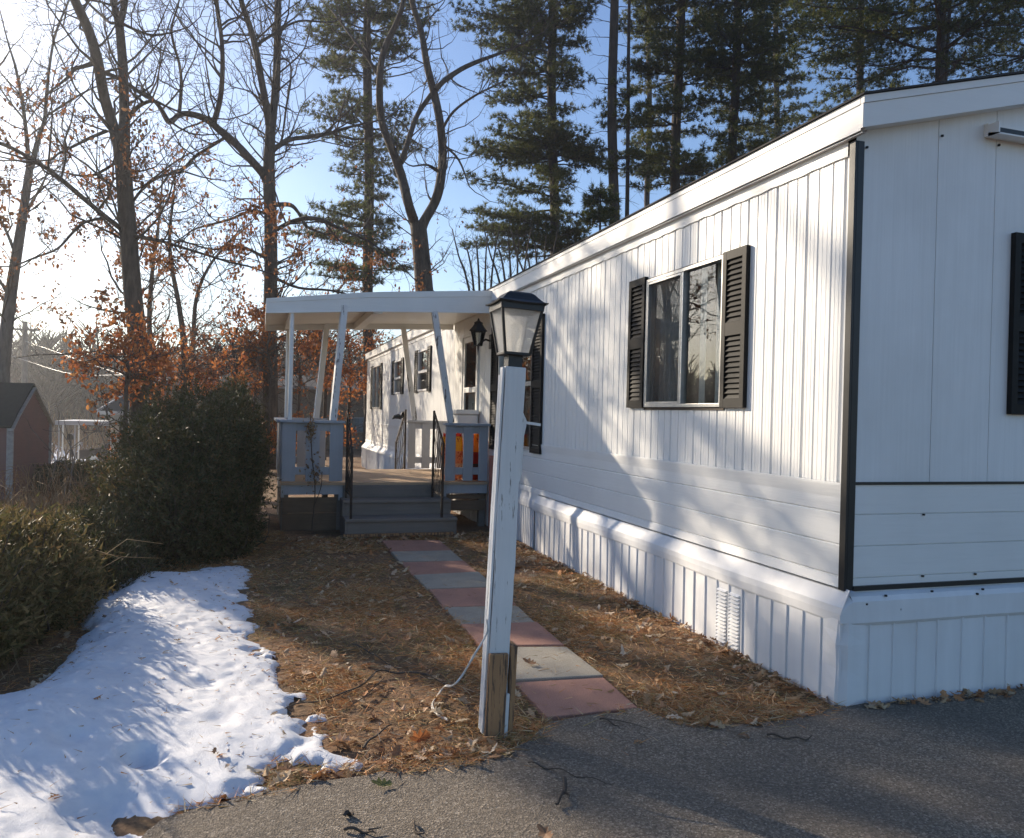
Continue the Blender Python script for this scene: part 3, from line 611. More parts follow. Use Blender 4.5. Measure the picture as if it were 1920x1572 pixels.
st.build('steps', M['stepgrey'], porch, bevel=.006)
# railing panels
def rail(x0, x1, boards, y, s=1, name='railing'):
    mb = MB(); 
    mb.box(x0 - .03, x1 + .02, y - .07, y + .07, 1.375, 1.41)
    for a, b in boards: mb.box(a, b, y - .02, y, .615, 1.374)
    mb.box(x0, x1, y + .0015, y + .035, 1.27, 1.373); mb.box(x0, x1, y + .0015, y + .035, .70, .80)
    return mb.build(name, M['railgrey'], porch, bevel=.004)
rail(.27, 1.04, [(.27, .44), (.57, .74), (.87, 1.04)], PY0); rail(2.42, 3.02, [(2.42, 2.56), (2.67, 2.81), (2.89, 3.02)], PY0)
rail(2.33, 2.96, [(2.33, 2.455), (2.56, 2.70), (2.82, 2.96)], PY1)
mb = MB(); mb.box(.20, .34, PY0 + .072, PY1, 1.375, 1.41); mb.box(.271, .305, PY0 + .04, PY1, 1.27, 1.373); mb.box(.271, .305, PY0 + .04, PY1, .70, .80)
for k in range(9): y = PY0 + .05 + k * .268; mb.box(.25, .269, y, y + .15, .615, 1.374)
mb.build('railing', M['railgrey'], porch, bevel=.004)
rail(.27, 1.0, [(.27, .44), (.56, .72), (.84, 1.0)], PY1)
# posts: two leaning pairs in front and behind, and thin pipes at the corner
for (xb, xt, y) in ((.905, 1.02, PY0), (2.49, 2.225, PY0), (.845, .985, PY1), (2.435, 2.215, PY1)):
    mb = MB(); mb.beam((xb, y, 1.41), (xt, y + .02, 2.93), .085, .085); mb.build('post', M['postpaint'], porch, bevel=.006)
for (x, y) in ((.36, PY0 + .03), (.385, PY1 - .03)):
    mb = MB(); mb.tube([(x, y, 1.4), (x, y, 2.9)], .028, 10); mb.build('corner_pipe', M['porchwhite'], porch, smooth=True)
# awning roof
def zt(x): return np.interp(x, [.04, 1.39, 3.06], [2.952, 3.127, 3.262])
def zb(x): return np.interp(x, [.04, 1.39, 3.06], [2.763, 2.866, 2.946])
X_ = np.linspace(.04, 3.06, 13)
for nm, ya, yb in (('awning_fascia', PY0 - .02, PY0 + .012), ('awning_fascia', PY1, PY1 + .03)):
    mb = MB(); rows = [(0, 0), (.06, 0), (.07, .006), (.72, .006), (.73, -.003), (1, -.003)]
    for a, b in zip(X_, X_[1:]):
        for (ta, oa), (tb, ob) in zip(rows, rows[1:]):
            f = lambda x, t, o: (x, ya + o, zb(x) + (zt(x) - zb(x)) * t)
            mb.quad(f(a, ta, oa), f(b, ta, oa), f(b, tb, ob), f(a, tb, ob))
        mb.quad((a, yb, zb(a)), (a, yb, zt(a)), (b, yb, zt(b)), (b, yb, zb(b))); mb.quad((a, ya, zt(a)), (b, ya, zt(b)), (b, yb, zt(b)), (a, yb, zt(a))); mb.quad((a, ya, zb(a)), (a, yb, zb(a)), (b, yb, zb(b)), (b, ya, zb(b)))
    mb.build(nm, M['porchwhite'], porch)
mb = MB(); mb.box(.036, .062, PY0 - .018, PY1 + .028, 2.765, 2.95); mb.build('awning_gutter', M['porchwhite'], porch)
mb = MB()
for a, b in zip(X_, X_[1:]):
    za, zb_ = zt(a) - .03, zt(b) - .03
    mb.quad((a, PY0 + .01, za), (a, PY1, za), (b, PY1, zb_), (b, PY0 + .01, zb_)); mb.quad((a, PY0 + .01, zb(a) + .09), (b, PY0 + .01, zb(b) + .09), (b, PY1, zb(b) + .09), (a, PY1, zb(a) + .09))
mb.build('awning_roof', M['porchwhite'], porch)
mb = MB(); mb.box(.33, .40, PY0 + .013, PY1 - .002, 2.80, 2.872); mb.box(1.40, 1.52, PY0 + .013, PY1 - .002, 2.85, 2.95); mb.build('roof_beam', M['porchwhite'], porch)
# iron handrails
def handrail(x, y0, z0, z1, y2, w0, w1, bal=6):
    """from the deck post (y0, z0..z1) to the lower post (y2, w0..w1)"""
    mb = MB(); mb.box(x - .014, x + .014, y0 - .014, y0 + .014, z0, z1); mb.box(x - .014, x + .014, y2 - .014, y2 + .014, w0, w1)
    mb.beam((x, y0, z1 - .01), (x, y2, w1 - .01), .035, .016, (1, 0, 0)); lo0, lo1 = z0 + .09, w0 + .28 if w0 < .3 else w0 + .1
    mb.beam((x, y0, lo0), (x, y2, lo1), .022, .012, (1, 0, 0))
    for k in range(1, bal):
        t = k / bal; y = y0 + (y2 - y0) * t; za, zb_ = lo0 + (lo1 - lo0) * t, z1 + (w1 - z1) * t - .02
        pts = [(x + .010 * math.sin(s * 14), y + .010 * math.cos(s * 14), za + (zb_ - za) * s) for s in np.linspace(0, 1, 13)]
        mb.tube(pts, .006, 5)
    return mb.build('handrail', M['iron'], porch)
handrail(1.09, PY0 - .06, .40, 1.56, 9.93, .205, 1.03); handrail(2.24, PY0 - .06, .40, 1.57, 9.93, .205, 1.16)
handrail(2.29, PY1 + .03, .60, 1.585, 13.95, gz1(2.3, 13.9), 1.02)
mb = MB(); pts = [(2.285 + .03 * math.sin(a * 3), 13.15 + .05 * math.sin(a), 1.47 + .03 * math.cos(a * 2) + .012 * a) for a in np.linspace(0, 6.3, 20)]
mb.tube([(2.25, 13.2, 1.44), (2.20, 13.22, 1.47), (2.13, 13.22, 1.455), (2.10, 13.22, 1.42)], [.03, .045, .03, .008], 7); mb.tube([(2.25, 13.2, 1.45), (2.27, 13.18, 1.53), (2.285, 13.15, 1.55)], [.03, .025, .008], 6)
tag(mb.build('black_glove', M['black'], org=(2.22, 13.2, 1.44)), 'crumpled black glove draped on the back handrail', 'glove')
mb = MB(); mb.beam((.98, 9.80, .02), (2.35, 9.74, .03), .05, .03); tag(mb.build('edging_board', M['cleat'], org=(1.66, 9.77, 0)), 'thin bare edging board lying below the bottom porch step', 'board')
# things on the porch
def bag(x, y, z, w, h, d, name, label, bands, cat):
    n1, n2 = 14, 18; V = []
    for j in range(n2 + 1):
        t = j / n2; zz_ = z + h * t; prof = (math.sin(PI * min(1, t * 1.02 + .04)) ** .35)
        for i in range(n1 * 2):
            a = 2 * PI * i / (n1 * 2); cx, sx = math.cos(a), math.sin(a); se = lambda q: math.copysign(abs(q) ** .55, q)
            V.append((x + w / 2 * se(cx) * (.9 + .1 * prof), y + d / 2 * se(sx) * prof + .01 * math.sin(9 * t + i), zz_ + .012 * math.sin(i * 1.7)))
    k = n1 * 2; Q = [(j * k + i, j * k + (i + 1) % k, (j + 1) * k + (i + 1) % k, (j + 1) * k + i) for j in range(n2) for i in range(k)]
    m, nt, bs = new(label); c = nd(nt, 'ShaderNodeSeparateXYZ', {'Vector': coords(nt)}).outputs['Z']; n = nd(nt, 'ShaderNodeMapRange', {'Value': c, 'From Min': 0.0, 'From Max': h}).outputs[0]
    r = ramp(nt, n, bands); nt.nodes[-1].color_ramp.interpolation = 'CONSTANT'
    ink = noise(nt, coords(nt, (45, 45, 28)), 1, 3, .5); msk = ramp(nt, noise(nt, coords(nt, (6, 6, 3)), 1, 1, .5), [(.42, 0.0), (.5, 1.0)])
    f = nd(nt, 'ShaderNodeMath', {0: ramp(nt, ink, [(.55, 0.0), (.57, .8)]), 1: msk}, operation='MULTIPLY').outputs[0]
    nt.links.new(mixc(nt, f, r, (.30, .03, .02)), bs.inputs['Base Color']); bs.inputs['Roughness'].default_value = .35; cc = bs.inputs['Base Color'].links[0].from_socket; tr = nd(nt, 'ShaderNodeBsdfTranslucent', {'Color': cc}); mx = nd(nt, 'ShaderNodeMixShader', {'Fac': .6}); nt.links.new(bs.outputs[0], mx.inputs[1]); nt.links.new(tr.outputs[0], mx.inputs[2]); nt.links.new(mx.outputs[0], nt.nodes['Material Output'].inputs['Surface'])
    tag(npmesh(name, V, np.array(Q), m, None, True, (x, y, z)), label, cat)
bag(2.605, 10.98, .60, .30, .66, .16, 'salt_bag', 'yellow printed bag standing behind the railing', [(0, (.55, .28, .16)), (.12, (.62, .50, .38)), (.35, (.62, .30, .16)), (.62, (.72, .46, .03)), (.93, (.65, .08, .03))], 'bag')
bag(2.885, 10.95, .60, .26, .66, .16, 'charcoal_bag', 'orange and dark red bag standing behind the railing', [(0, (.42, .08, .025)), (.14, (.05, .03, .025)), (.35, (.36, .03, .02)), (.60, (.95, .36, .01))], 'bag')
mb = MB(); mb.box(2.74, 3.05, 11.25, 11.75, .60, 1.53); bn = mb.build('storage_bin', M['porchwhite'], None, bevel=.015, org=(2.9, 11.5, .6)); tag(bn, 'tall white storage bin against the home below the door lamp', 'storage bin')
mb = MB(); mb.box(2.71, 3.06, 11.22, 11.78, 1.531, 1.60); ld = mb.build('lid', M['porchwhite'], bn, bevel=.012); ld.matrix_parent_inverse = Matrix.Translation((2.9, 11.5, .6)).inverted()
mb = MB(); mb.prism([(2.97, 10.28, 0), (3.045, 10.28, 0), (3.06, 10.36, .98), (2.985, 10.36, .98)], (0, .022, 0)); tag(mb.build('red_board', plain('brick red paint', (.36, .13, .09), .6), org=(3.0, 10.3, 0)), 'brick red board leaning on the white wall beside the porch', 'board')
# wall lantern
LY, LX, LZ = 10.72, 2.88, 2.47
wl = thing('wall_lantern', 'small black coach lantern on the wall beside the porch door', 'wall lamp', (X0, LY, LZ))
mb = MB(); mb.box(X0 - .03, X0 - .001, LY - .05, LY + .05, 2.46, 2.66); mb.tube([(X0 - .02, LY, 2.57), (X0 - .09, LY, 2.59), (LX + .04, LY, 2.55), (LX, LY, 2.50)], .014); mb.tube([(LX, LY, 2.36), (LX, LY, 2.50)], [.004, .016], 6); mb.build('bracket', M['black'], wl)
def cage(mb, c, r0, r1, z0, z1, t, n=4, a0=PI / 4):
    P0 = [(c[0] + r0 * math.cos(a0 + 2 * PI * k / n), c[1] + r0 * math.sin(a0 + 2 * PI * k / n), z0) for k in range(n)]; P1 = [(c[0] + r1 * math.cos(a0 + 2 * PI * k / n), c[1] + r1 * math.sin(a0 + 2 * PI * k / n), z1) for k in range(n)]
    for k in range(n): mb.beam(P0[k], P1[k], t, t); mb.beam(P0[k], P0[(k + 1) % n], t, t); mb.beam(P1[k], P1[(k + 1) % n], t, t * 1.6)
    return P0, P1
mb = MB(); P0, P1 = cage(mb, (LX, LY), .055, .10, 2.50, 2.70, .012, 6); mb.lathe((LX, LY, 0), [(.13, 2.70), (.125, 2.715), (.085, 2.76), (.06, 2.80), (.065, 2.82), (.02, 2.845), (.008, 2.88), (0, 2.885)], 6); mb.lathe((LX, LY, 0), [(0, 2.485), (.06, 2.50)], 6); mb.build('lantern_frame', M['black'], wl)
M['lampglass'] = None
m_, nt, bs = new('seeded lamp glass'); n_ = noise(nt, coords(nt), 130, 3, .6); nt.links.new(ramp(nt, n_, [(.3, (.55, .54, .52)), (.5, (.95, .94, .92))]), bs.inputs['Base Color']); bs.inputs['Roughness'].default_value = .18
nt.links.new(bump(nt, n_, .8, .02), bs.inputs['Normal']); tl_ = nd(nt, 'ShaderNodeBsdfTranslucent', {'Color': (.97, .96, .93, 1)}); mx = nd(nt, 'ShaderNodeMixShader', {'Fac': .72}); nt.links.new(bs.outputs[0], mx.inputs[1]); nt.links.new(tl_.outputs[0], mx.inputs[2])
tp = nd(nt, 'ShaderNodeBsdfTransparent', {'Color': (.9, .9, .88, 1)}); mx2 = nd(nt, 'ShaderNodeMixShader', {'Fac': .40}); nt.links.new(mx.outputs[0], mx2.inputs[1]); nt.links.new(tp.outputs[0], mx2.inputs[2]); nt.links.new(mx2.outputs[0], nt.nodes['Material Output'].inputs['Surface']); M['lampglass'] = m_
mb = MB()
for k in range(6): mb.quad(P0[k], P0[(k + 1) % 6], P1[(k + 1) % 6], P1[k])
mb.build('lantern_glass', M['glass'], wl)

# ------------------------------------------------------------------ the leaning lamp post in front
BX, BY = 1.102, 3.67
Tp = at(964, 689, BY); up = np.array([Tp[0] - BX, .02, Tp[2]]); HL = float(np.linalg.norm(up)); up /= HL
ax = unit(np.cross((0, 1, 0), up)); ax = ax if ax[0] > 0 else -ax; ay = np.cross(up, ax)
def L(a, b, c): return np.array([BX, BY, 0]) + ax * a + ay * b + up * c
def lbox(mb, a0, a1, b0, b1, c0, c1): return mb.obox(L(a0, b0, c0), ax * (a1 - a0), ay * (b1 - b0), up * (c1 - c0))
lamp = thing('lamp_post', 'leaning white wooden lamp post with black lantern beside the path', 'lamp post', (BX, BY, 0))
mb = MB(); n = 26; hw = .051                                   # slightly wavy, worn edges
rows = []
for k in range(n + 1):
    c = HL * k / n; w1, w2, w3, w4 = [.0022 * math.sin(c * 7 + q) + R0.normal(0, .0008) for q in (0, 2, 4, 5)]
    rows.append([L(-hw - w1, -hw, c), L(hw + w2, -hw, c), L(hw + w2, hw, c), L(-hw - w1, hw, c)])
V = [p for r in rows for p in r]; Fq = [(k * 4 + i, k * 4 + (i + 1) % 4, (k + 1) * 4 + (i + 1) % 4, (k + 1) * 4 + i) for k in range(n) for i in range(4)] + [(n * 4, n * 4 + 1, n * 4 + 2, n * 4 + 3)]
mb.add(V, Fq); mb.build('post', M['lamppost'], lamp, bevel=.005)
mb = MB(); lbox(mb, -hw - .014, -hw - .003, -.045, -.01, .02, HL - .005); lbox(mb, -hw - .012, -hw - .003, .0, .03, .02, HL - .04); mb.build('cable_cover', M['lamppost'], lamp, bevel=.002)
mb = MB(); lbox(mb, -.058, .037, -hw - .03, -hw - .002, -.03, .405); mb.build('cleat', M['cleat'], lamp, bevel=.004)
mb = MB(); lbox(mb, hw + .004, hw + .040, -.05, .045, -.03, .435); mb.build('cleat', M['cleat'], lamp, bevel=.004)
mb = MB(); lbox(mb, .038, .056, -hw - .02, -hw - .002, .0, .21); mb.build('filler_strip', M['lamppost'], lamp, bevel=.002)
# hanger on the right of the post
mb = MB(); pp = [(-.0, 1.21), (.012, 1.225), (.020, 1.26), (.022, 1.45), (.030, 1.50), (.030, 1.525), (.012, 1.56), (0, 1.57)]
mb.prism([L(hw + .002 + a, -.012, c) for a, c in pp], ay * .024); mb.build('hanger_plate', M['lamppost'], lamp, bevel=.003)
mb = MB(); mb.beam(L(hw + .03, 0, 1.515), L(hw + .108, 0, 1.508), .013, .013); mb.build('hanger_arm', M['whiteframe'], lamp)
# lantern
mb = MB(); lbox(mb, -.036, .036, -.036, .036, HL - .004, HL + .066); mb.lathe((0, 0, 0), [], 4) if False else None; mb.build('collar', M['black'], lamp)
z0, z1 = HL + .064, HL + .300; r0, r1 = .062, .104
C0 = [(-r0, -r0), (r0, -r0), (r0, r0), (-r0, r0)]; C1 = [(-r1, -r1), (r1, -r1), (r1, r1), (-r1, r1)]
mb = MB(); t = .013
for k in range(4):
    a, b = L(*C0[k], z0), L(*C1[k], z1); a2, b2 = L(*C0[(k + 1) % 4], z0), L(*C1[(k + 1) % 4], z1)
    mb.beam(a, b, t, t, ay); mb.beam(a, a2, t, t); mb.beam(b - up * .012, b2 - up * .012, .008, .034)
lbox(mb, -r0 - .004, r0 + .004, -r0 - .004, r0 + .004, z0 - .008, z0 + .001); lf = mb.build('lantern_frame', M['black'], lamp, bevel=.002)
rw = [(.122, 0), (.124, .006), (.116, .010), (.100, .020), (.084, .036), (.068, .054), (.055, .062), (.040, .066), (0, .067)]
mb = MB(); V = []; nn = 6
for r_, z_ in rw:
    for k in range(4):
        for q in range(nn):
            s = q / nn; a = [(-r_, -r_), (r_, -r_), (r_, r_), (-r_, r_)]; p, p2 = np.array(a[k]), np.array(a[(k + 1) % 4]); xy = p + (p2 - p) * s
            V.append(L(xy[0], xy[1], z1 + z_ + (.006 * (abs(s - .5) * 2) ** 2 if z_ < .008 else 0)))
K = 4 * nn; mb.add(V, [(i * K + k, i * K + (k + 1) % K, (i + 1) * K + (k + 1) % K, (i + 1) * K + k) for i in range(len(rw) - 1) for k in range(K)]); mb.build('lantern_roof', M['black'], lamp, smooth=False)
for k in range(4):
    a, a2, b, b2 = L(*(np.array(C0[k]) * .97), z0), L(*(np.array(C0[(k + 1) % 4]) * .97), z0), L(*(np.array(C1[k]) * .97), z1 - .01), L(*(np.array(C1[(k + 1) % 4]) * .97), z1 - .01)
    mb = MB(); mb.quad(a, a2, b2, b); mb.build('lantern_glass', M['lampglass'], lamp)
mb = MB(); mb.lathe(L(0, 0, HL + .10), [(.012, -.03), (.013, .02), (.028, .05), (.032, .08), (.02, .11), (0, .118)], 12); mb.build('bulb', M['whiteframe'], lamp, smooth=True)
# loose cable
cp = [L(-hw - .016, -.03, .56), L(-hw - .02, -.05, .50)] + [onz(u, v, 0) * 0 + at(u, v, BY - .10) for u, v in ((890, 1228), (868, 1264), (850, 1285))]
cp += [np.array([p[0], p[1], .012]) for p in (onz(834, 1304), onz(818, 1312), onz(811, 1326), onz(820, 1345), onz(838, 1355))]; cp[5][2] = .05
mb = MB(); q = catmull(cp, 6); mb.tube(q, .0045, 6); q2 = q + np.array([.007, .004, .003]) * np.sin(np.arange(len(q)) * .4)[:, None]; mb.tube(q2, .004, 6)
tag(mb.build('loose_cable', plain('dirty white cable', (.52, .50, .46), .6), smooth=True, org=(.9, 3.6, 0)), 'dirty white twin cable trailing from the lamp post to the ground', 'cable')
# ------------------------------------------------------------------ trees
def sprout(rng, p, d, Ln, r, lvl, out, tips, up=.12, kink=.32, nseg=6, dens=1.0):
    """one crooked branch with its own branchlets; out[lvl] collects (pts, radii), tips collects (point, dir)"""
    p = np.array(p, float); d = unit(np.array(d, float)); pts = [p.copy()]; st = Ln / nseg
    for k in range(nseg):
        d = unit(d + rng.normal(0, kink, 3) * .6 + np.array([0, 0, up])); p = p + d * st; pts.append(p.copy())
        if lvl > 0 and k >= 1:
            for _ in range(rng.poisson(.95 * dens)):
                sd = unit(np.cross(d, rng.normal(size=3))); nd_ = unit(d * rng.uniform(.35, .9) + sd)
                sprout(rng, p, nd_, Ln * rng.uniform(.28, .6) * (1 - .4 * k / nseg), r * .5 * (1 - .5 * k / nseg), lvl - 1, out, tips, up, kink, max(3, nseg - 2), dens)
        if lvl == 0: tips.append((p.copy(), d.copy()))
    out.setdefault(lvl, []).append((np.array(pts), np.linspace(max(r, .0055), max(r * .3, .004), len(pts))))

class Oak:
    def __init__(s, Y, seed): s.Y = Y; s.rng = np.random.default_rng(seed); s.big = []; s.out = {}; s.tips = []
    def limb(s, spec, dy=0.0, root=False, m=4):
        """spec: (u, v, width in photo pixels) along the limb, standing at distance Y and leaning dy metres in depth by its tip"""
        n = len(spec); P = []; r = []
        for k, (u, v, w) in enumerate(spec):
            t = k / max(1, n - 1); p = at(u, v, s.Y + dy * t ** 1.3 + (s.rng.normal(0, .12) if 0 < k and dy else 0)); P.append(p); r.append(w / 2 / pxm(p))
        if root:
            g = gz1(P[0][0], P[0][1]); P = [np.array([P[0][0], P[0][1], g - .15]), np.array([P[0][0], P[0][1], g + .25])] + P; r = [r[0] * 1.7, r[0] * 1.25] + r
        q = catmull(P, m); rr_ = np.interp(np.linspace(0, len(P) - 1, len(q)), range(len(P)), r)
        s.big.append((q, rr_)); return s
    def twigs(s, rate=3.0, zmin=2.5, length=(.8, 2.4), lvl=2, rmax=.035, skip=0, up=.10, zmax=99, dens=1.0, kink=.32):
        for q, r in s.big[skip:]:
            seg = np.linalg.norm(np.diff(q, axis=0), axis=1); L_ = seg.sum(); cum = np.concatenate([[0], np.cumsum(seg)])
            for _ in range(s.rng.poisson(L_ * rate)):
                t = s.rng.uniform(.04, 1) * L_; p = np.array([np.interp(t, cum, q[:, k]) for k in range(3)]); r0 = np.interp(t, cum, r)
                if p[2] < zmin or p[2] > zmax: continue
                i = min(len(q) - 2, np.searchsorted(cum, t) - 1); ax_ = unit(q[i + 1] - q[i]); sd = unit(np.cross(ax_, s.rng.normal(size=3))); d = sd + ax_ * s.rng.uniform(.2, .9)
                sprout(s.rng, p, d, s.rng.uniform(*length) * (.55 + .45 * min(1, r0 / .06)), min(rmax, r0 * .55), lvl, s.out, s.tips, up, kink, 6, dens)
            p, d = q[-1], unit(q[-1] - q[-2]); sprout(s.rng, p, d, s.rng.uniform(*length), min(rmax, r[-1]), lvl, s.out, s.tips, up, kink, 6, dens)
        return s
    def build(s, name, label, cat, bark, leafmat=None, leaf=.10, leafn=1.0, lz=(0, 99), group=None, cluster=None, sides=10):
        b = s.big[0][0][0]; o = thing(name, label, cat, (b[0], b[1], gz1(b[0], b[1])), group)
        V, Q = tubes(s.big, sides); npmesh('trunk', V, Q, bark, o, True)
        Vs, Qs, n0 = [], [], 0
        for lv, pl in s.out.items():
            V, Q = tubes(pl, 5 if lv >= 2 else 3); Vs.append(V); Qs.append(Q + n0); n0 += len(V)
        if Vs: npmesh('crown', np.concatenate(Vs), np.concatenate(Qs), M['twigbark'], o, True)
        if leafmat is not None and s.tips:
            T = np.array([t[0] for t in s.tips]); D = np.array([t[1] for t in s.tips])
            pr = np.clip((T[:, 2] - lz[0]) / 1.0, 0, 1) * np.clip((lz[1] - T[:, 2]) / 2.5, 0, 1) * leafn
            if cluster: pr = pr * np.clip(.5 + 2.2 * (fbm(T[:, 0] * cluster + 3, T[:, 2] * cluster + T[:, 1] * .7, 2)), 0, 1.6)
            k = s.rng.poisson(pr); P = np.repeat(T, k, 0); n = len(P)
            if n:
                P = P + s.rng.normal(0, leaf * .8, (n, 3)); V, Fq = leaf_mesh(P, leaf * s.rng.uniform(.6, 1.25, n), s.rng, 1.1, .5, SMALL); npmesh('leaves', V, Fq, leafmat, o)
        return o

A = Oak(18.5, 11)
A.limb([(262, 790, 36), (258, 640, 34), (250, 560, 33), (243, 470, 31), (236, 380, 30), (231, 310, 29), (228, 275, 27)], root=True)
A.limb([(226, 292, 24), (221, 268, 21), (210, 230, 20), (195, 180, 19), (182, 110, 19), (165, 55, 18), (140, 0, 17), (118, -60, 15), (95, -140, 12), (75, -230, 7)], -1.2)
A.limb([(231, 292, 24), (233, 250, 21), (233, 200, 18), (230, 120, 17), (225, 60, 16), (221, 35, 15), (213, 8, 11), (203, -30, 9), (188, -120, 6), (180, -200, 3)], .8)
A.limb([(224, 45, 14), (233, 12, 11), (240, -40, 9), (252, -140, 6), (258, -220, 3)], 1.2)
A.limb([(229, 432, 11), (224, 427, 10), (192, 402, 9), (142, 360, 9), (121, 342, 9), (89, 317, 8), (64, 303, 8), (36, 285, 7), (0, 269, 7), (-60, 250, 5), (-130, 215, 3)], -2.5)
A.limb([(200, 408, 6), (160, 417, 5), (135, 438, 5), (107, 467, 4), (64, 484, 4), (28, 499, 3)], -1)
A.limb([(240, 224, 9), (253, 206, 8), (270, 194, 7), (290, 190, 6), (312, 200, 4)], -.6)
A.limb([(200, 246, 7), (171, 258, 6), (139, 274, 5), (110, 288, 4)], -.8); A.limb([(178, 118, 10), (160, 124, 8), (140, 130, 7), (128, 145, 6), (112, 158, 4)], -.7)
A.limb([(190, 134, 8), (228, 150, 7), (264, 175, 7), (296, 196, 6), (316, 226, 6)], 1.2); A.limb([(230, 45, 6), (256, 57, 5), (285, 66, 4), (320, 62, 3)], -1); A.limb([(217, 44, 6), (205, 42, 5), (189, 28, 5), (160, 0, 4), (130, -40, 3)], 1.4)
A.limb([(242, 388, 6), (270, 352, 5), (300, 332, 5), (345, 322, 4)], 1.2); A.limb([(238, 440, 7), (300, 452, 6), (360, 470, 5), (430, 492, 4)], -1.5); A.limb([(226, 300, 6), (170, 330, 5), (110, 322, 3)], 1.5)
A.twigs(3.4, 2.6, (.9, 2.8), 2, .028, dens=1.05).build('oak_tree', 'forked oak with a twin trunk rising behind the dark hedge, rusty leaves low down', 'tree', M['oakbark'], M['oakleaf'], .095, 2.4, (1.6, 8.2), 'bare oaks behind the porch', .8)

B = Oak(24, 12)
B.limb([(507, 730, 28), (506, 600, 26), (508, 500, 25), (507, 400, 24), (504, 330, 23), (506, 270, 20), (508, 225, 19)], root=True)
B.limb([(509, 240, 17), (513, 205, 15), (518, 150, 15), (520, 80, 14), (521, 0, 13), (523, -100, 10), (520, -220, 5)], .9)
B.limb([(506, 240, 16), (500, 205, 14), (490, 150, 13), (477, 80, 12), (465, 40, 11), (452, 0, 10), (440, -80, 8), (428, -190, 4)], -1)
B.limb([(503, 345, 17), (492, 325, 16), (470, 300, 15), (440, 268, 15), (410, 243, 14), (396, 230, 13), (378, 220, 12), (355, 214, 11), (335, 216, 10), (317, 230, 9), (300, 203, 7), (280, 180, 6), (255, 168, 4)], -2.2)
B.limb([(400, 233, 11), (412, 190, 10), (417, 140, 9), (416, 80, 8), (408, 20, 8), (402, -40, 6), (398, -130, 3)], -1.2); B.limb([(336, 216, 7), (340, 160, 6), (336, 120, 5), (325, 80, 5), (322, 50, 4), (336, 0, 3), (338, -60, 2)], -2.4)
B.limb([(424, 256, 6), (410, 266, 6), (395, 275, 6), (365, 295, 6), (345, 315, 5), (320, 325, 4), (300, 352, 3)], -.6); B.limb([(516, 278, 10), (545, 262, 8), (580, 257, 8), (620, 250, 7), (650, 240, 5), (700, 228, 3)], 1.2)
B.limb([(518, 384, 9), (545, 385, 8), (560, 400, 6), (575, 425, 5), (610, 440, 3)], .5); B.limb([(516, 432, 8), (550, 415, 8), (590, 410, 8), (640, 430, 6), (690, 452, 4)], -1); B.limb([(512, 520, 6), (560, 540, 5), (620, 545, 4), (680, 560, 3)], -1.2)
B.limb([(514, 285, 5), (528, 262, 4), (537, 200, 4), (545, 150, 4), (543, 118, 3), (524, 108, 3)], .6); B.limb([(498, 400, 6), (470, 396, 5), (430, 412, 5), (380, 425, 4)], 1); B.limb([(500, 485, 6), (450, 462, 5), (400, 468, 4), (350, 455, 3)], -1.2); B.limb([(480, 85, 6), (520, 60, 5), (560, 40, 4), (610, 42, 3)], 1)
B.twigs(3.2, 2.2, (.9, 3.0), 2, .03, dens=1.05).build('oak_tree', 'straight oak behind the left end of the porch roof with one long arching limb', 'tree', M['oakbark'], M['oakleaf'], .10, 1.6, (1.5, 9.2), 'bare oaks behind the porch', .7)

C = Oak(26, 13)
C.limb([(797, 590, 36), (795, 540, 34), (791, 490, 32), (786, 440, 31), (784, 420, 29)], root=True)
C.limb([(781, 432, 22), (776, 415, 19), (765, 380, 18), (752, 328, 17), (735, 280, 15), (715, 225, 14), (712, 150, 13), (720, 95, 12), (745, 40, 10), (757, 0, 9), (770, -90, 6), (775, -180, 3)], -.8)
C.limb([(752, 305, 11), (762, 275, 10), (770, 250, 10), (783, 215, 9), (808, 178, 9)], .5)
C.limb([(788, 432, 22), (797, 412, 19), (815, 380, 18), (825, 345, 18), (830, 290, 16), (825, 230, 15), (815, 180, 15), (800, 120, 13), (790, 60, 11), (772, 0, 10), (762, -90, 7), (758, -180, 3)], .8)
C.limb([(817, 168, 10), (835, 150, 10), (865, 130, 9), (895, 116, 8), (930, 103, 6), (975, 85, 4), (1020, 60, 2)], 1); C.limb([(828, 245, 6), (850, 210, 5), (890, 180, 4), (930, 160, 3)], -1); C.limb([(828, 325, 5), (803, 310, 4), (775, 312, 3)], -.8); C.limb([(714, 150, 7), (690, 110, 6), (660, 70, 5), (630, 30, 3)], 1); C.limb([(830, 270, 5), (860, 300, 4), (880, 350, 2)], .8)
C.twigs(2.8, 6.0, (.8, 2.8), 2, .026, dens=.95).build('maple_tree', 'twin stemmed bare tree rising behind the porch roof beside the pines', 'tree', M['oakbark'], M['oakleaf'], .09, .25, (3, 8.5))

D = Oak(22, 14)
D.limb([(3, 720, 26), (12, 620, 22), (22, 540, 20), (31, 480, 18), (42, 410, 16), (52, 340, 14), (58, 300, 12)], root=True)
D.limb([(57, 315, 10), (53, 290, 8), (48, 240, 7), (43, 200, 6), (30, 130, 5), (15, 80, 3), (0, 20, 2)], -.7); D.limb([(59, 312, 11), (65, 290, 9), (75, 250, 8), (84, 220, 6), (92, 130, 5), (105, 60, 4), (130, 0, 3), (150, -60, 2)], .6)
D.limb([(44, 410, 6), (60, 380, 5), (80, 345, 4), (90, 320, 2)], -.6); D.limb([(30, 480, 6), (5, 420, 5), (-40, 350, 4), (-90, 280, 2)], .5); D.limb([(20, 560, 6), (-20, 500, 5), (-70, 470, 3)], -.8); D.limb([(84, 220, 4), (130, 190, 4), (175, 165, 3), (220, 150, 2)], .4); D.limb([(46, 225, 4), (10, 180, 3), (-30, 120, 3)], -.6)
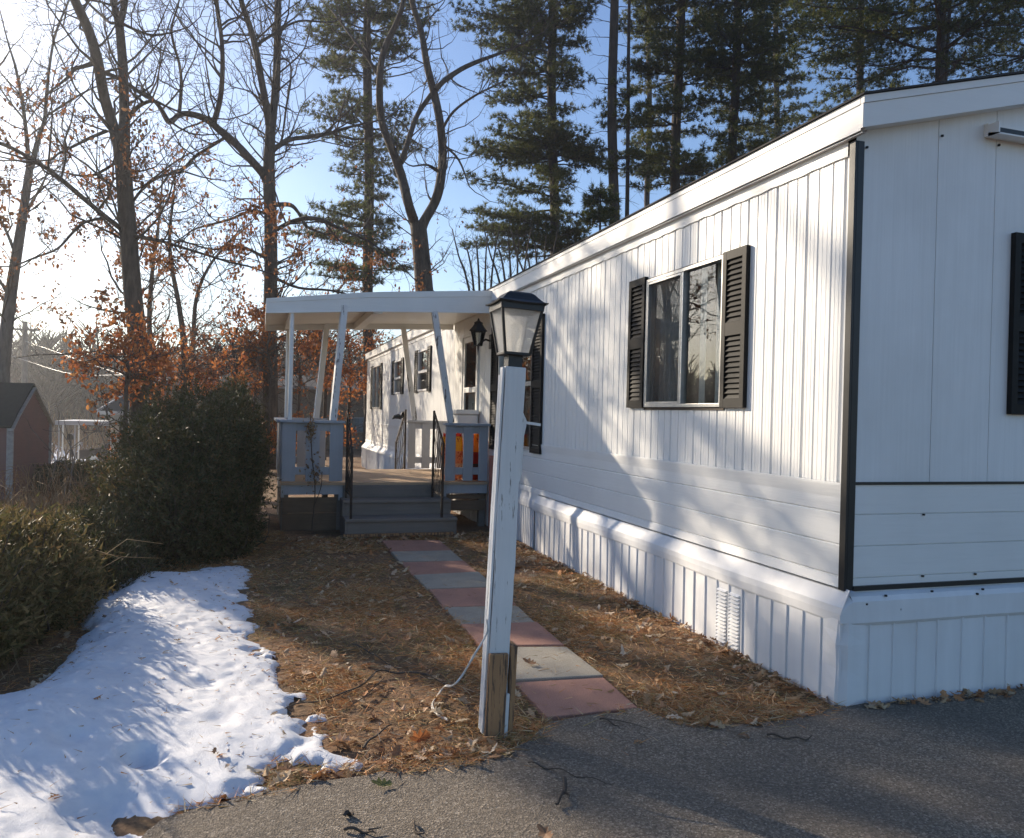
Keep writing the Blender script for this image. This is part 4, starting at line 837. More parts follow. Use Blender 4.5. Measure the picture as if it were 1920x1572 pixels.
D.twigs(3.4, 3, (.8, 2.6), 2, .02, dens=1.05).build('maple_tree', 'slender leaning tree at the left edge against the bright sky', 'tree', M['greybark'], M['oakleaf'], .095, .9, (2, 6.5), None, .8)

for k, (spec, Y, lab) in enumerate([
    ([(282, 740, 10), (280, 600, 9), (283, 540, 8), (290, 470, 6), (300, 400, 4), (305, 330, 3)], 27, 'thin bare sapling just right of the forked oak'),
    ([(345, 740, 13), (345, 650, 12), (335, 570, 9), (322, 500, 8), (318, 440, 6), (325, 370, 4), (330, 320, 2)], 28, 'slim bare tree midway between the two big oaks'),
    ([(352, 740, 10), (362, 640, 9), (368, 560, 7), (392, 500, 5), (430, 455, 4), (470, 420, 2)], 29, 'slim bare tree leaning toward the straight oak')]):
    t = Oak(Y, 30 + k); t.limb(spec, .4, True); t.twigs(4.6, 1.2, (.9, 2.6), 2, .022, dens=.95); t.build('young_tree', lab, 'tree', M['oakbark'], M['orangeleaf'] if k else M['oakleaf'], .085, .55 if k else .35, (.3, 4.6), 'slim trees between the oaks', .9)
# understorey full of orange leaves
for k, (u, v, Y, w, lab) in enumerate([
    (236, 690, 17, 8, 'small rusty leaved tree before the forked oak trunk'), (440, 690, 23, 7, 'small orange leaved tree above the dark hedge'),
    (345, 700, 25, 6, 'russet leaved young tree low behind the middle of the dark hedge'), (505, 690, 22, 6, 'russet leaved young tree behind the porch side of the hedge'),
    (560, 700, 26, 6, 'orange leaved young beech behind the porch corner'), (610, 690, 28, 7, 'rust coloured young beech seen between the leaning porch posts'), (655, 690, 30, 6, 'dark red brown young oak beside the far end of the mobile home')]):
    t = Oak(Y, 50 + k); h = [62, 74, 66, 78, 115, 130, 110][k]
    t.limb([(u, v + 60, w), (u + 3, v, w * .9), (u - 4, v - h * .5, w * .6), (u + 5, v - h, w * .3)], .4, True)
    for a in range(5):
        vv = v + 25 - h * a / 5.5; sgn = -1 if a % 2 else 1; t.limb([(u, vv, w * .45), (u + sgn * 22, vv - 12, w * .35), (u + sgn * (48 + 6 * a % 5), vv - 20, w * .2)], (-1) ** (a // 2) * .8)
    t.twigs(9, -.2, (.6, 1.5), 2, .014, up=.03, dens=.85); t.build('young_beech', lab, 'tree', M['oakbark'], M['orangeleaf'], .105, 1.6 if k > 1 else (.75, 2.6)[k], (-2.5, 6.5), 'orange leaved young trees', .75, 6)

def pine(name, label, u0, v0, u1, v1, w, Y, tiers, seed, cat='pine tree', group='tall white pines behind the home', top=14, twin=None, dead=(), nl=.20, extra=True, leaf_boost=1.0, wn=.026):
    """tiers: (v, left px, right px, density) boughs around the trunk line (u0,v0)-(u1,v1) in photo pixels, at distance Y"""
    rng = np.random.default_rng(seed); a, b = at(u0, v0, Y), at(u1, v1, Y); ppm = pxm(a); ax_ = (b - a) / (b[2] - a[2])
    g = gz1(a[0], a[1]); base = a + ax_ * (g - a[2]); base[1] = Y; H = b[2] + top
    def on(z): return a + ax_ * (z - a[2])
    zs = np.linspace(g - .1, H, 16); rad = w / 2 / ppm * np.interp(zs, [g, g + .6, b[2], H], [1.45, 1.12, .8, .06]); big = [(np.array([on(z) + np.array([.05 * math.sin(z * .6 + seed), .05 * math.cos(z * .5), 0]) for z in zs]), rad)]
    if twin:
        (du, zf) = twin; P = [on(zf), on(zf) + np.array([du * .5, .1, .8]), on(zf) + np.array([du, .15, 2.2]), on(b[2]) + np.array([du * 1.4, .2, 0]), on(H * .9) + np.array([du * 2, .3, 0])]; q = catmull(P, 4); big.append((q, np.linspace(w / 2 / ppm * .7, .03, len(q))))
    limbs, tw, tp, td = [], [], [], []
    T = [(at(u0 + (u1 - u0) * (v - v0) / (v1 - v0 + 1e-9), v, Y)[2], ul, ur, de, u0 + (u1 - u0) * (v - v0) / (v1 - v0 + 1e-9)) for v, ul, ur, de in tiers]
    T = [(z, (uc - ul) / ppm, (ur - uc) / ppm, de) for z, ul, ur, de, uc in T]
    if extra:
        z = max([t[0] for t in T] + [b[2]]) + .7
        while z < H - .4: Lx = max(.5, (H - z) * .42); T.append((z, min(Lx, 3.6), min(Lx, 3.6), .55)); z += .9
    for z, Ll, Lr, de in T:
        n = max(4, int(round(8 * min(1.4, de + .25)))); a0 = rng.uniform(0, 2 * PI)
        for k in range(n):
            az = a0 + 2 * PI * k / n + rng.normal(0, .25); cx = math.cos(az); Lm = (Lr if cx > 0 else Ll); Lm = max(.35, Lm * (.45 + .55 * abs(cx)) + (1 - abs(cx)) * .5 * (Ll + Lr) / 2) * rng.uniform(.82, 1.2)
            d = np.array([cx, math.sin(az), 0]); zz0 = z + rng.normal(0, .16); n_ = 7; P = [on(zz0)]; sag = rng.uniform(-.06, .14)
            for q in range(1, n_): t = q / (n_ - 1); P.append(on(zz0) + d * Lm * t + np.array([0, 0, Lm * (.10 * math.sin(PI * t) * sag * 6 - .10 * t * (1 - t) + sag * .8 * t * t)]) + rng.normal(0, .035, 3) * Lm * .4)
            P = np.array(P); limbs.append((P, np.linspace(.018 + .008 * Lm, .006, n_)))
            nb = max(5, int(Lm * 5.4 * leaf_boost))
            for q in range(nb):
                t = (.16 + .84 * (q + rng.uniform(0, 1)) / nb); x = t * (n_ - 1); i = min(n_ - 2, int(x)); p = P[i] + (P[i + 1] - P[i]) * (x - i); sgn = -1 if q % 2 else 1
                sd = np.array([-d[1], d[0], 0]) * sgn; bd = unit(d * rng.uniform(.5, 1.0) + sd * rng.uniform(.5, 1.1) + np.array([0, 0, rng.uniform(-.05, .30)])); Lb = (.25 + .30 * Lm * (1 - t) + .15 * Lm * t * (1 - t)) * rng.uniform(.6, 1.2); Lb = min(Lb, 1.5)
                e = p + bd * Lb; tw.append((np.array([p, p + bd * Lb * .5 + np.array([0, 0, -.02]), e]), np.array([.008, .006, .003])))
                if rng.uniform() > de * 1.15 + .12: continue
                nt_ = max(2, int(Lb / .085))
                for s_ in range(nt_): f = (s_ + 1) / nt_; tp.append(p + bd * Lb * f + rng.normal(0, .05, 3)); td.append(bd + np.array([0, 0, .25]) + rng.normal(0, .25, 3))
    for v, ue in dead:
        uc = u0 + (u1 - u0) * (v - v0) / (v1 - v0 + 1e-9); p = at(uc, v, Y); sgn = 1 if ue > uc else -1; Ld = abs(ue - uc) / ppm; dy = rng.uniform(-.6, .6) * Ld
        P = [p + np.array([sgn * Ld * t, dy * t, Ld * (.18 * t - .30 * t * t) + rng.normal(0, .03)]) for t in np.linspace(0, 1, 6)]; limbs.append((np.array(P), np.linspace(.018, .004, 6)))
        for q in range(3): i = rng.integers(1, 5); tw.append((np.array([P[i], P[i] + rng.normal(0, .22, 3) + [sgn * .2, 0, 0], P[i] + rng.normal(0, .3, 3) + [sgn * .4, 0, 0]]), np.array([.007, .005, .003])))
    o = thing(name, label, cat, base, group)
    V, Q = tubes(big, 10); npmesh('trunk', V, Q, M['pinebark'], o, True)
    V, Q = tubes(limbs, 5); V2, Q2 = tubes(tw, 3); LV, LQ = np.concatenate([V, V2]), np.concatenate([Q, Q2 + len(V)])
    if tp:
        tp, td = np.array(tp), np.array(td); k = 17; P = np.repeat(tp, k, 0); Dv = unit(np.repeat(td, k, 0)) * .9 + unit(rng.normal(size=(len(P), 3))) * .95; n = len(P)
        V, Fq = blades(P, Dv, nl * rng.uniform(.7, 1.2, n), wn * rng.uniform(.7, 1.3, n), rng); 
        cr = npmesh('crown', np.concatenate([LV, V]), [LQ, Fq + len(LV)], M['pinebark'], o); cr.data.materials.append(M['needle']); mi = np.ones(len(cr.data.polygons), np.int32); mi[:len(LQ)] = 0; cr.data.polygons.foreach_set('material_index', mi)
    return o
G = 'tall white pines behind the home'
pine('pine_tree', 'tall pine behind the porch roof, left of the twin stemmed bare tree', 691, 600, 690, 100, 20, 33, [(20, 590, 800, .9), (55, 560, 800, .9), (105, 570, 770, .9), (145, 590, 720, .6), (200, 590, 690, .5), (245, 545, 790, .75), (290, 650, 790, .6), (335, 640, 755, .9), (375, 640, 725, .8), (418, 550, 740, .9), (465, 560, 760, .7), (505, 585, 765, .7), (530, 560, 700, .4)], 1, top=8, dead=[(170, 620), (225, 770), (315, 620), (400, 770), (440, 600), (490, 780), (545, 640)])
pine('pine_tree', 'tall pine with dense dark needle shelf, right of the twin stemmed bare tree', 1039, 470, 1035, 0, 19, 31, [(5, 880, 1110, .9), (40, 860, 1110, .9), (75, 900, 1100, .9), (120, 890, 1080, .7), (150, 910, 1070, .6), (185, 890, 1110, .6), (225, 990, 1070, .7), (262, 910, 1070, .8), (283, 890, 1140, 1.0), (300, 890, 1130, .9), (325, 990, 1080, .5), (365, 870, 1075, .5), (392, 880, 1030, .5), (430, 900, 1100, .9), (452, 880, 1110, .9), (475, 940, 1080, .7)], 2, top=7, dead=[(170, 1120), (205, 1100), (235, 1110), (350, 960), (405, 960), (140, 1130), (340, 1110)], leaf_boost=1.15)
pine('pine_tree', 'nearly bare pine trunk with dead snags above the middle of the roof', 1151, 430, 1150, 0, 20, 28, [(168, 1105, 1185, .35), (190, 1120, 1180, .3), (225, 1140, 1200, .5), (292, 1110, 1190, .5), (-30, 1080, 1230, .6), (310, 1130, 1210, .4)], 3, top=7, twin=(.55, 6.5), dead=[(20, 1080), (45, 1090), (75, 1085), (110, 1100), (60, 1220), (85, 1210), (130, 1200), (250, 1100), (350, 1210), (365, 1090), (15, 1210), (150, 1090), (375, 1200)])
pine('pine_tree', 'straight pine above the roof left of the front window, thin ragged boughs', 1268, 340, 1275, 0, 20, 28, [(-15, 1190, 1350, .8), (15, 1180, 1350, .7), (50, 1170, 1350, .8), (85, 1200, 1340, .5), (118, 1190, 1360, .8), (152, 1170, 1350, .9), (205, 1190, 1330, .6), (238, 1155, 1320, .8), (300, 1170, 1340, .9), (322, 1170, 1350, 1.0)], 4, top=7, dead=[(90, 1200), (180, 1340), (270, 1210)])
pine('pine_tree', 'straight pine above the roof over the front window with a dense dark bough', 1374, 300, 1383, 0, 19, 27, [(-20, 1290, 1490, .8), (10, 1290, 1500, .9), (45, 1310, 1490, .7), (88, 1280, 1490, 1.0), (108, 1260, 1500, 1.0), (130, 1300, 1490, .8), (160, 1320, 1450, .5), (185, 1290, 1440, .8), (215, 1370, 1470, .6), (245, 1340, 1460, .7), (272, 1350, 1470, .7), (292, 1350, 1430, .7)], 5, top=7, dead=[(60, 1480), (150, 1300), (205, 1310), (230, 1450), (255, 1330), (285, 1440)])
pine('pine_tree', 'hazier pine in the gap between the bare pine trunk and the next one', 1215, 330, 1217, 0, 11, 42, [(-20, 1150, 1270, .7), (10, 1155, 1275, .8), (45, 1160, 1260, .6), (80, 1165, 1260, .7), (120, 1160, 1270, .5), (170, 1170, 1255, .5), (225, 1165, 1265, .7), (265, 1160, 1270, .8), (300, 1160, 1275, .8), (325, 1160, 1270, .8)], 21, top=5, leaf_boost=.8, wn=.032)
pine('pine_tree', 'hazier pine right of the straight pine with the dense dark bough', 1455, 280, 1457, 0, 12, 40, [(-20, 1390, 1530, .8), (15, 1395, 1520, .7), (55, 1400, 1520, .8), (95, 1395, 1515, .7), (140, 1400, 1520, .7), (175, 1400, 1515, .8), (210, 1405, 1520, .7), (245, 1400, 1520, .9), (270, 1400, 1510, .9)], 22, top=5, leaf_boost=.8, wn=.032)
pine('pine_tree', 'pine filling the gap left of the double trunk above the roof corner', 1610, 260, 1615, 0, 15, 27, [(-10, 1490, 1720, .5), (28, 1480, 1680, .6), (66, 1460, 1680, .5), (100, 1470, 1660, .6), (145, 1500, 1690, .6), (200, 1490, 1700, .5), (232, 1520, 1680, .7)], 6, top=6)
pine('pine_tree', 'big double trunked pine behind the gable end with wide spreading boughs', 1760, 190, 1768, 0, 19, 19, [(-45, 1540, 1990, .5), (-8, 1520, 1980, .6), (26, 1500, 1980, .55), (60, 1490, 1960, .4), (92, 1500, 1930, .5), (122, 1540, 1900, .4), (155, 1600, 1860, .3)], 7, top=6, twin=(.34, 7.2), nl=.17, wn=.017, leaf_boost=.95)
pine('pine_tree', 'pine bough mass at the top right corner beyond the gable', 1960, 200, 1965, 0, 16, 21, [(-30, 1790, 2100, .6), (5, 1780, 2100, .7), (42, 1790, 2100, .6), (80, 1790, 2100, .6), (112, 1800, 2080, .6)], 8, top=5, nl=.17, wn=.017, leaf_boost=.9)
pine('young_pine', 'small young pine just showing over the roof beside the bare pine trunk', 1122, 430, 1123, 380, 5, 25, [(372, 1114, 1136, .9), (392, 1105, 1145, .8), (412, 1098, 1150, .9)], 9, 'pine tree', None, .9, extra=True)
# brush showing over the roof
for k, (u, lab) in enumerate([(900, 'bare brush behind the awning end, left bush'), (960, 'bare brush over the eave, middle bush'), (1010, 'bare brush over the eave beneath the dark pine')]):
    t = Oak(27, 70 + k)
    for q in range(5): t.limb([(u + q * 9 - 18, 590, 5), (u + q * 12 - 26, 520, 4), (u + q * 17 - 40, 480 - 8 * (q % 3), 3), (u + q * 22 - 52, 430 + 12 * ((q * 7) % 4), 2)], .5 * (-1) ** q, q == 0)
    t.twigs(2.2, 4, (.6, 1.6), 1, .012, up=.12, dens=1.1); t.build('bare_bush', lab, 'bush', M['oakbark'], None, group='bare brush behind the home', sides=6)

# trees standing left of the view: their trunks and crowns throw the shade on the home, the snow and the driveway
def free_oak(x, y, H, r, seed, lean=(0, 0), zf=7.5, rate=.3, leaf=.0):
    t = Oak(y, seed); g = gz1(x, y); rg = t.rng; P = [np.array([x + lean[0] * max(0, z / H) ** 1.2, y + lean[1] * z / H, g + z]) + np.array([.12 * math.sin(z * .7 + seed), .12 * math.cos(z * .6), 0]) for z in np.linspace(-.1, H, 9)]
    q = catmull(P, 3); t.big.append((q, np.linspace(r * 1.15, .03, len(q))))
    for k in range(9):
        z = zf + (H - zf) * (k + .5) / 10; a = rg.uniform(0, 2 * PI); i = int(len(q) * z / H); p = q[min(i, len(q) - 1)]; Ll = (H - z) * rg.uniform(.35, .6); d = np.array([math.cos(a), math.sin(a), .45]); pts = [p]
        for s_ in range(5): d = unit(d + rg.normal(0, .22, 3) + [0, 0, .12]); pts.append(pts[-1] + d * Ll / 5)
        ql = catmull(pts, 3); t.big.append((ql, np.linspace(r * .38, .012, len(ql))))
    t.twigs(rate, zf - 1, (.9, 2.4), 2, .025, dens=.8); return t
GO = 'trees left of the view, seen only in the window reflections and by their shade'
for k, (x, y, H, r) in enumerate(OFF_OAKS):
    free_oak(x, y, H, r, 90 + k, (.4 * (-1) ** k, .3)).build('oak_tree', 'bare oak left of the yard mirrored in the front window', 'tree', M['oakbark'], M['oakleaf'], .1, .25, (1.5, 6), GO, .8, 8)
def free_pine(x, y, H, r, seed, z0, L, de):
    rng = np.random.default_rng(seed); tiers = []; z = z0; a = np.array([x, y, 0])
    return rng
for k, (x, y, H, z0, Lm, de) in enumerate(OFF_PINES):
    # place by world position: convert to the photo line the builder expects
    def px(P): P = np.asarray(P, float) - EYE; d = P @ (-CR[:, 2]); return 960 + F_PX * (P @ CR[:, 0]) / d, 786 - F_PX * (P @ CR[:, 1]) / d
    ua, va = px((x, y, 1.0)); ub, vb = px((x, y, H * .75)); ppm = pxm((x, y, 1.0)); tiers = []; z = z0
    while z < H * .78:
        ux, vx = px((x, y, z)); f = (1 - .35 * (z - z0) / (H - z0)) * (.85 + .3 * ((k * 7 + int(z * 10)) % 5) / 5); tiers.append((vx, ux - Lm * f * ppm, ux + Lm * f * ppm, de)); z += .75
    pine('pine_tree', 'tall pine left of the yard mirrored in the front window', ua, va, ub, vb, .42 * ppm, y, tiers, 120 + k, group=GO, top=H * .22)

# ------------------------------------------------------------------ hedge, shrubs, weeds, litter
def shrub(name, label, ells, n, mat, seed, L=(.035, .075), W=.016, stems=True, group=None, cat='shrub', core=.72, fuzz=.07, up=.3, clump=5.0):
    rng = np.random.default_rng(seed); e = np.array(ells, float); vol = (e[:, 3] * e[:, 4] + e[:, 3] * e[:, 5] + e[:, 4] * e[:, 5]); cnt = rng.multinomial(n, vol / vol.sum()); P = []; D = []
    for (cx, cy, cz, rx, ry, rz_), m in zip(e, cnt):
        d = unit(rng.normal(size=(m, 3))); s = core + (1 - core) * rng.uniform(0, 1, m) ** .55
        lump = 1 + .22 * vnoise(d[:, 0] * clump + cx * 3 + seed, d[:, 2] * clump + d[:, 1] * clump * .7) + .12 * vnoise(d[:, 0] * clump * 2.7 + 5, d[:, 1] * clump * 2.7 + d[:, 2] * 6)
        q = np.array([cx, cy, cz]) + d * np.array([rx, ry, rz_]) * (s * lump)[:, None]; ok = q[:, 2] > gz(q[:, 0], q[:, 1]) + .01; P.append(q[ok] + rng.normal(0, fuzz * .4, (ok.sum(), 3))); D.append(d[ok])
    P = np.concatenate(P); D = np.concatenate(D); g = gz1(e[0, 0], e[0, 1]); o = thing(name, label, cat, (e[0, 0], e[0, 1], g), group)
    k = 3; PP = np.repeat(P, k, 0) + rng.normal(0, .012, (len(P) * k, 3)); DD = np.repeat(D, k, 0) * .6 + rng.normal(0, .75, (len(P) * k, 3)) + [0, 0, up]; m = len(PP)
    V, Fq = blades(PP, DD, rng.uniform(L[0], L[1], m), W * rng.uniform(.6, 1.4, m), rng); npmesh('foliage', V, Fq, mat, o)
    st = []
    for _ in range(60 * len(e)):
        c = e[rng.integers(len(e))]; b = np.array([c[0] + rng.normal(0, .12), c[1] + rng.normal(0, .15), gz1(c[0], c[1])]); d = unit(rng.normal(size=3)); d[2] = abs(d[2]); tip = c[:3] + d * c[3:] * rng.uniform(.85, 1.2); mid = (b + tip) / 2 + rng.normal(0, .08, 3) + [0, 0, -.05]
        st.append((catmull([b, mid, tip], 3), np.linspace(.012, .003, 7)))
    V, Q = tubes(st, 4); npmesh('stems', V, Q, M['twigbark'], o, True); return o
shrub('yew_hedge', 'large dark overgrown evergreen bush beside the porch', [(-.76, 9.7, .75, .85, 1.45, .98), (-.36, 10.3, .85, .42, 1.1, .92), (-.36, 11.9, .90, .46, .9, .98), (-.78, 8.75, .42, .62, .85, .62), (-1.1, 10.6, .75, .5, 1.0, .8), (-.35, 8.9, .35, .40, .7, .52)], 40000, M['yew'], 201, (.03, .075), .015, cat='bush', core=.55, clump=7.0)
shrub('low_shrub', 'low shaggy shrub with sunlit tan tips at the left edge behind the snow', [(-1.85, 5.35, .34, .62, .72, .56), (-1.62, 6.2, .26, .50, .75, .50), (-2.6, 5.7, .32, .85, 1.0, .60), (-2.3, 6.9, .20, .8, .6, .50), (-3.5, 5.9, .3, .8, .9, .62)], 52000, M['juniper'], 202, (.035, .085), .015, core=.5, group='low shrubs left of the snow', up=.55)
shrub('low_shrub', 'dark low shrub between the snow tip and the big evergreen bush', [(-1.40, 7.75, .17, .42, .72, .40), (-1.55, 8.5, .14, .40, .65, .40), (-1.15, 7.25, .10, .30, .5, .28)], 14000, M['yew'], 203, (.03, .07), .011, group='low shrubs left of the snow', up=.5)
shrub('low_shrub', 'brown tangled shrub below the grey shed', [(-2.7, 8.2, .10, .9, 1.0, .36), (-3.4, 9.6, .0, 1.0, 1.0, .40), (-2.2, 9.6, .06, .6, .9, .40)], 12000, M['weed'], 204, (.04, .09), .009, group='low shrubs left of the snow', up=.6, fuzz=.16)
shrub('broadleaf_shrub', 'loose glossy leaved shrub left of the big evergreen bush', [(-1.55, 10.4, .28, .42, .7, .45), (-1.3, 9.3, .45, .32, .5, .45)], 2600, M['juniper'], 205, (.05, .09), .03, cat='bush', core=.3, fuzz=.2)
# dead stalks and grass, uncountable
rng = np.random.default_rng(301); st = []; bl = []
for _ in range(2000):
    x, y = rng.uniform(-5.2, -1.3), rng.uniform(6.2, 14); hgt = rng.uniform(.25, .85) * (1.25 if y > 9 else .8); p = np.array([x, y, gz1(x, y)]); a = rng.uniform(0, 2 * PI); l = rng.uniform(.05, .55)
    st.append((np.array([p, p + [l * .25 * math.cos(a), l * .25 * math.sin(a), hgt * .55], p + [l * .8 * math.cos(a), l * .8 * math.sin(a), hgt * .9], p + [l * 1.3 * math.cos(a), l * 1.3 * math.sin(a), hgt * (1 - .3 * l)]]), np.array([.004, .0035, .0025, .0012])))
V, Q = tubes(st, 3); tag(npmesh('dead_weeds', V, Q, M['weed'], smooth=True), 'pale dead weed stalks above the low shrubs', 'weeds', kind='stuff')
n = 26000; P = np.stack([rng.uniform(-9, -1.2, n), rng.uniform(4.2, 24, n)], 1); P = P[SNOWD(P) < -.02]; P = np.column_stack([P, gz(P[:, 0], P[:, 1])]); n = len(P)
V, Fq = blades(P, rng.normal(0, .5, (n, 3)) + [0, 0, .8], rng.uniform(.06, .28, n), rng.uniform(.004, .010, n), rng); tag(npmesh('rough_grass', V, Fq, M['weed']), 'rough tan grass on the bank below the shrubs', 'grass', kind='stuff')
# litter over the yard: pine needles, grass tufts, oak leaves
def yard(n, x0, x1, y0, y1, pw=1.0):
    P = np.stack([rng.uniform(x0, x1, n), y0 + (y1 - y0) * rng.uniform(0, 1, n) ** pw], 1)
    return P
def dmask(P, keep_drive=.0, keep_path=.02):
    dd = sdf(P, DRIVE) + .05 * fbm(P[:, 0] * 6, P[:, 1] * 6, 3) - .03; dp = (P[:, 0] > 1.41) & (P[:, 0] < np.interp(P[:, 1], [3.7, 9.4], [1.94, 2.08])) & (P[:, 1] > 3.75) & (P[:, 1] < 9.4); r = rng.uniform(0, 1, len(P)); s = SNOWD(P)
    return ((dd < 0) | (r < keep_drive)) & (~dp | (r < keep_path)) & (P[:, 0] < X0 - .02) & ((s < .03) | (r < np.where(s < .35, .02, .005))) & ~((P[:, 1] > PY0 - .6) & (P[:, 0] > .3))
P = np.vstack([yard(150000, -1.3, 3.05, 3.2, 7.0, 1.25), yard(60000, -1.3, 3.05, 6.5, 10.6)]); P = P[dmask(P, .006, .09)]; n = len(P)
thick = np.clip(.5 + 1.1 * fbm(P[:, 0] * 1.3, P[:, 1] * 1.3, 3), .15, 1.0); keep = rng.uniform(0, 1, n) < thick; P = P[keep]; n = len(P)
P3 = np.column_stack([P, gz(P[:, 0], P[:, 1]) + rng.uniform(.0, .022, n)]); a = rng.uniform(0, 2 * PI, n); Dv = np.stack([np.cos(a), np.sin(a), rng.normal(.10, .22, n)], 1)
V, Fq = blades(P3, Dv, rng.uniform(.04, .115, n), rng.uniform(.0026, .0062, n), rng); tag(npmesh('pine_straw', V, Fq, M['needlelitter']), 'rust brown fallen pine needles covering the yard', 'pine needles', kind='stuff')
P = yard(26000, -1.2, 3.0, 3.3, 9.8, 1.1); P = P[dmask(P, 0, 0)]; P = P[fbm(P[:, 0] * 1.9 + 7, P[:, 1] * 1.9, 3) > .02]; n = len(P); P3 = np.column_stack([P, gz(P[:, 0], P[:, 1])])
V, Fq = blades(P3, rng.normal(0, .55, (n, 3)) + [0, 0, .55], rng.uniform(.03, .085, n), rng.uniform(.002, .004, n), rng); tag(npmesh('grass', V, Fq, M['grass']), 'sparse olive winter grass among the needles', 'grass', kind='stuff')
P = np.vstack([yard(1500, -1.2, 3.05, 3.25, 10.0, 1.1), np.stack([3.0 - np.abs(rng.normal(0, .16, 420)), rng.uniform(3.6, 10.2, 420)], 1), np.stack([rng.uniform(.6, 3.0, 240), 9.5 + rng.normal(0, .25, 240)], 1), np.stack([rng.uniform(3.15, 4.6, 90), 3.46 + rng.normal(0, .03, 90)], 1), np.stack([rng.uniform(-.3, 2.9, 160), 3.42 + rng.normal(0, .06, 160)], 1)])
ok = dmask(P, .02, .03) | ((P[:, 0] > 3.1) & (P[:, 1] < 3.52)); P = P[ok]; n = len(P); P3 = np.column_stack([P, gz(P[:, 0], P[:, 1]) + rng.uniform(.012, .035, n)])
V, Fq = leaf_mesh(P3, rng.uniform(.035, .095, n), rng, .30, .55); tag(npmesh('fallen_leaves', V, Fq, M['fallen']), 'curled brown oak leaves scattered over the yard and along the skirting', 'leaves', kind='stuff')
P = np.stack([rng.uniform(-1.3, .4, 2600), rng.uniform(2.6, 8.2, 2600)], 1); sd_ = SNOWD(P); P = P[(sd_ > 0) & (rng.uniform(0, 1, len(P)) < np.where(sd_ < .3, .9, .35))]
_bv = None
from mathutils.bvhtree import BVHTree
_so = bpy.data.objects['snow']; _bv = BVHTree.FromPolygons([v.co for v in _so.data.vertices], [tuple(p.vertices) for p in _so.data.polygons])
def snowz(x, y):
    r = _bv.ray_cast(Vector((x, y, 2)), Vector((0, 0, -1))); return r[0].z if r[0] else gz1(x, y)
P3 = np.array([(x, y, snowz(x, y) + .003) for x, y in P]); n = len(P3); a = rng.uniform(0, 2 * PI, n)
V, Fq = blades(P3, np.stack([np.cos(a), np.sin(a), rng.normal(.04, .1, n)], 1), rng.uniform(.012, .06, n), rng.uniform(.002, .006, n), rng); V2, F2 = leaf_mesh(P3[:70] + [0, 0, .008], rng.uniform(.025, .06, min(70, n)), rng, .25, .5)
tag(npmesh('snow_litter', np.concatenate([V, V2]), np.concatenate([Fq, F2 + len(V)]), M['fallen']), 'needles and leaf bits lying on the snow', 'litter', kind='stuff')
def leaf(u, v, size, label, mat='fallen', z=.03, yaw=0.0, tilt=.25):
    p = onz(u, v, z); V, Fq = leaf_mesh(p[None], np.array([size]), np.random.default_rng(int(u + v)), tilt, .6, yaw=np.array([yaw])); tag(npmesh('oak_leaf', V, Fq, M[mat], org=p), label, 'leaf')
leaf(992, 1242, .10, 'tan curled oak leaf lying on the second paving slab', 'fallen', .04, .6); leaf(1480, 1292, .16, 'large brown oak leaf leaning on the skirting near the corner', 'fallen', .05, 1.2, .7)
leaf(785, 1385, .12, 'bright orange oak leaf left of the lamp post foot', 'orangeleaf', .04, 2.0, .5); leaf(1022, 1562, .085, 'pale crumpled leaf on the asphalt at the bottom edge', 'fallen', .03, .3, .3); leaf(715, 1470, .09, 'pale greenish leaf at the edge of the asphalt', 'grass', .03, 1.5, .15); leaf(1398, 1378, .07, 'small tan leaf at the asphalt edge below the slabs', 'fallen', .03, .8, .2); leaf(640, 1392, .12, 'long pale leaf on the needles right of the snow tongue', 'fallen', .03, 1.3, .3)
# fallen twigs
def twig(label, pts, r=.006, side=(), z=.02, name='fallen_twig'):
    P = [onz(u, v, z) for u, v in pts]; mb = MB(); q = catmull(P, 4); q[:, 2] += .008 * np.sin(np.arange(len(q)) * 1.1) + .006; mb.tube(q, np.linspace(r, r * .4, len(q)), 5)
    for pp in side: Q = catmull([onz(u, v, z) for u, v in pp], 4); Q[:, 2] += .012; mb.tube(Q, np.linspace(r * .6, r * .25, len(Q)), 4)
    tag(mb.build(name, M['oakbark'], smooth=True, org=tuple(P[0])), label, 'twig', 'fallen twigs')
twig('long forked branch lying across the needles left of the lamp post', [(800, 1268), (745, 1262), (705, 1263), (665, 1295), (600, 1315), (540, 1328), (490, 1345)], .007, [[(705, 1263), (690, 1280), (640, 1310)], [(800, 1268), (840, 1290), (866, 1300)], [(720, 1275), (690, 1305), (655, 1330)]])
twig('thin dark twig above the forked branch', [(660, 1210), (690, 1222), (715, 1240), (755, 1258)], .005, [[(660, 1210), (645, 1220)]])
twig('knobbly twig standing out on the asphalt below the lamp post', [(1058, 1462), (1060, 1480), (1050, 1500), (1042, 1512)], .010, [[(1055, 1490), (1066, 1496), (1066, 1503)]], .03); twig('thin twig arching over the asphalt shadow edge', [(990, 1432), (1020, 1440), (1060, 1450), (1100, 1462), (1150, 1472)], .004)
twig('forked twig on the asphalt by the last slab', [(1125, 1350), (1150, 1358), (1162, 1370)], .005, [[(1135, 1352), (1180, 1360), (1220, 1373)]]); twig('dark stick on the asphalt below the needles', [(1438, 1380), (1470, 1384), (1500, 1388), (1522, 1384)], .006); twig('broken twig at the bottom of the asphalt, left', [(645, 1558), (680, 1560), (705, 1568)], .007, [[(690, 1562), (715, 1558)]]); twig('short bent twig at the bottom of the asphalt', [(775, 1543), (780, 1560), (800, 1572)], .006)
twig('small dark chip of bark on the asphalt', [(645, 1532), (655, 1527), (662, 1533)], .011); twig('bleached stick left of the orange leaf', [(682, 1405), (705, 1380), (735, 1362)], .007)
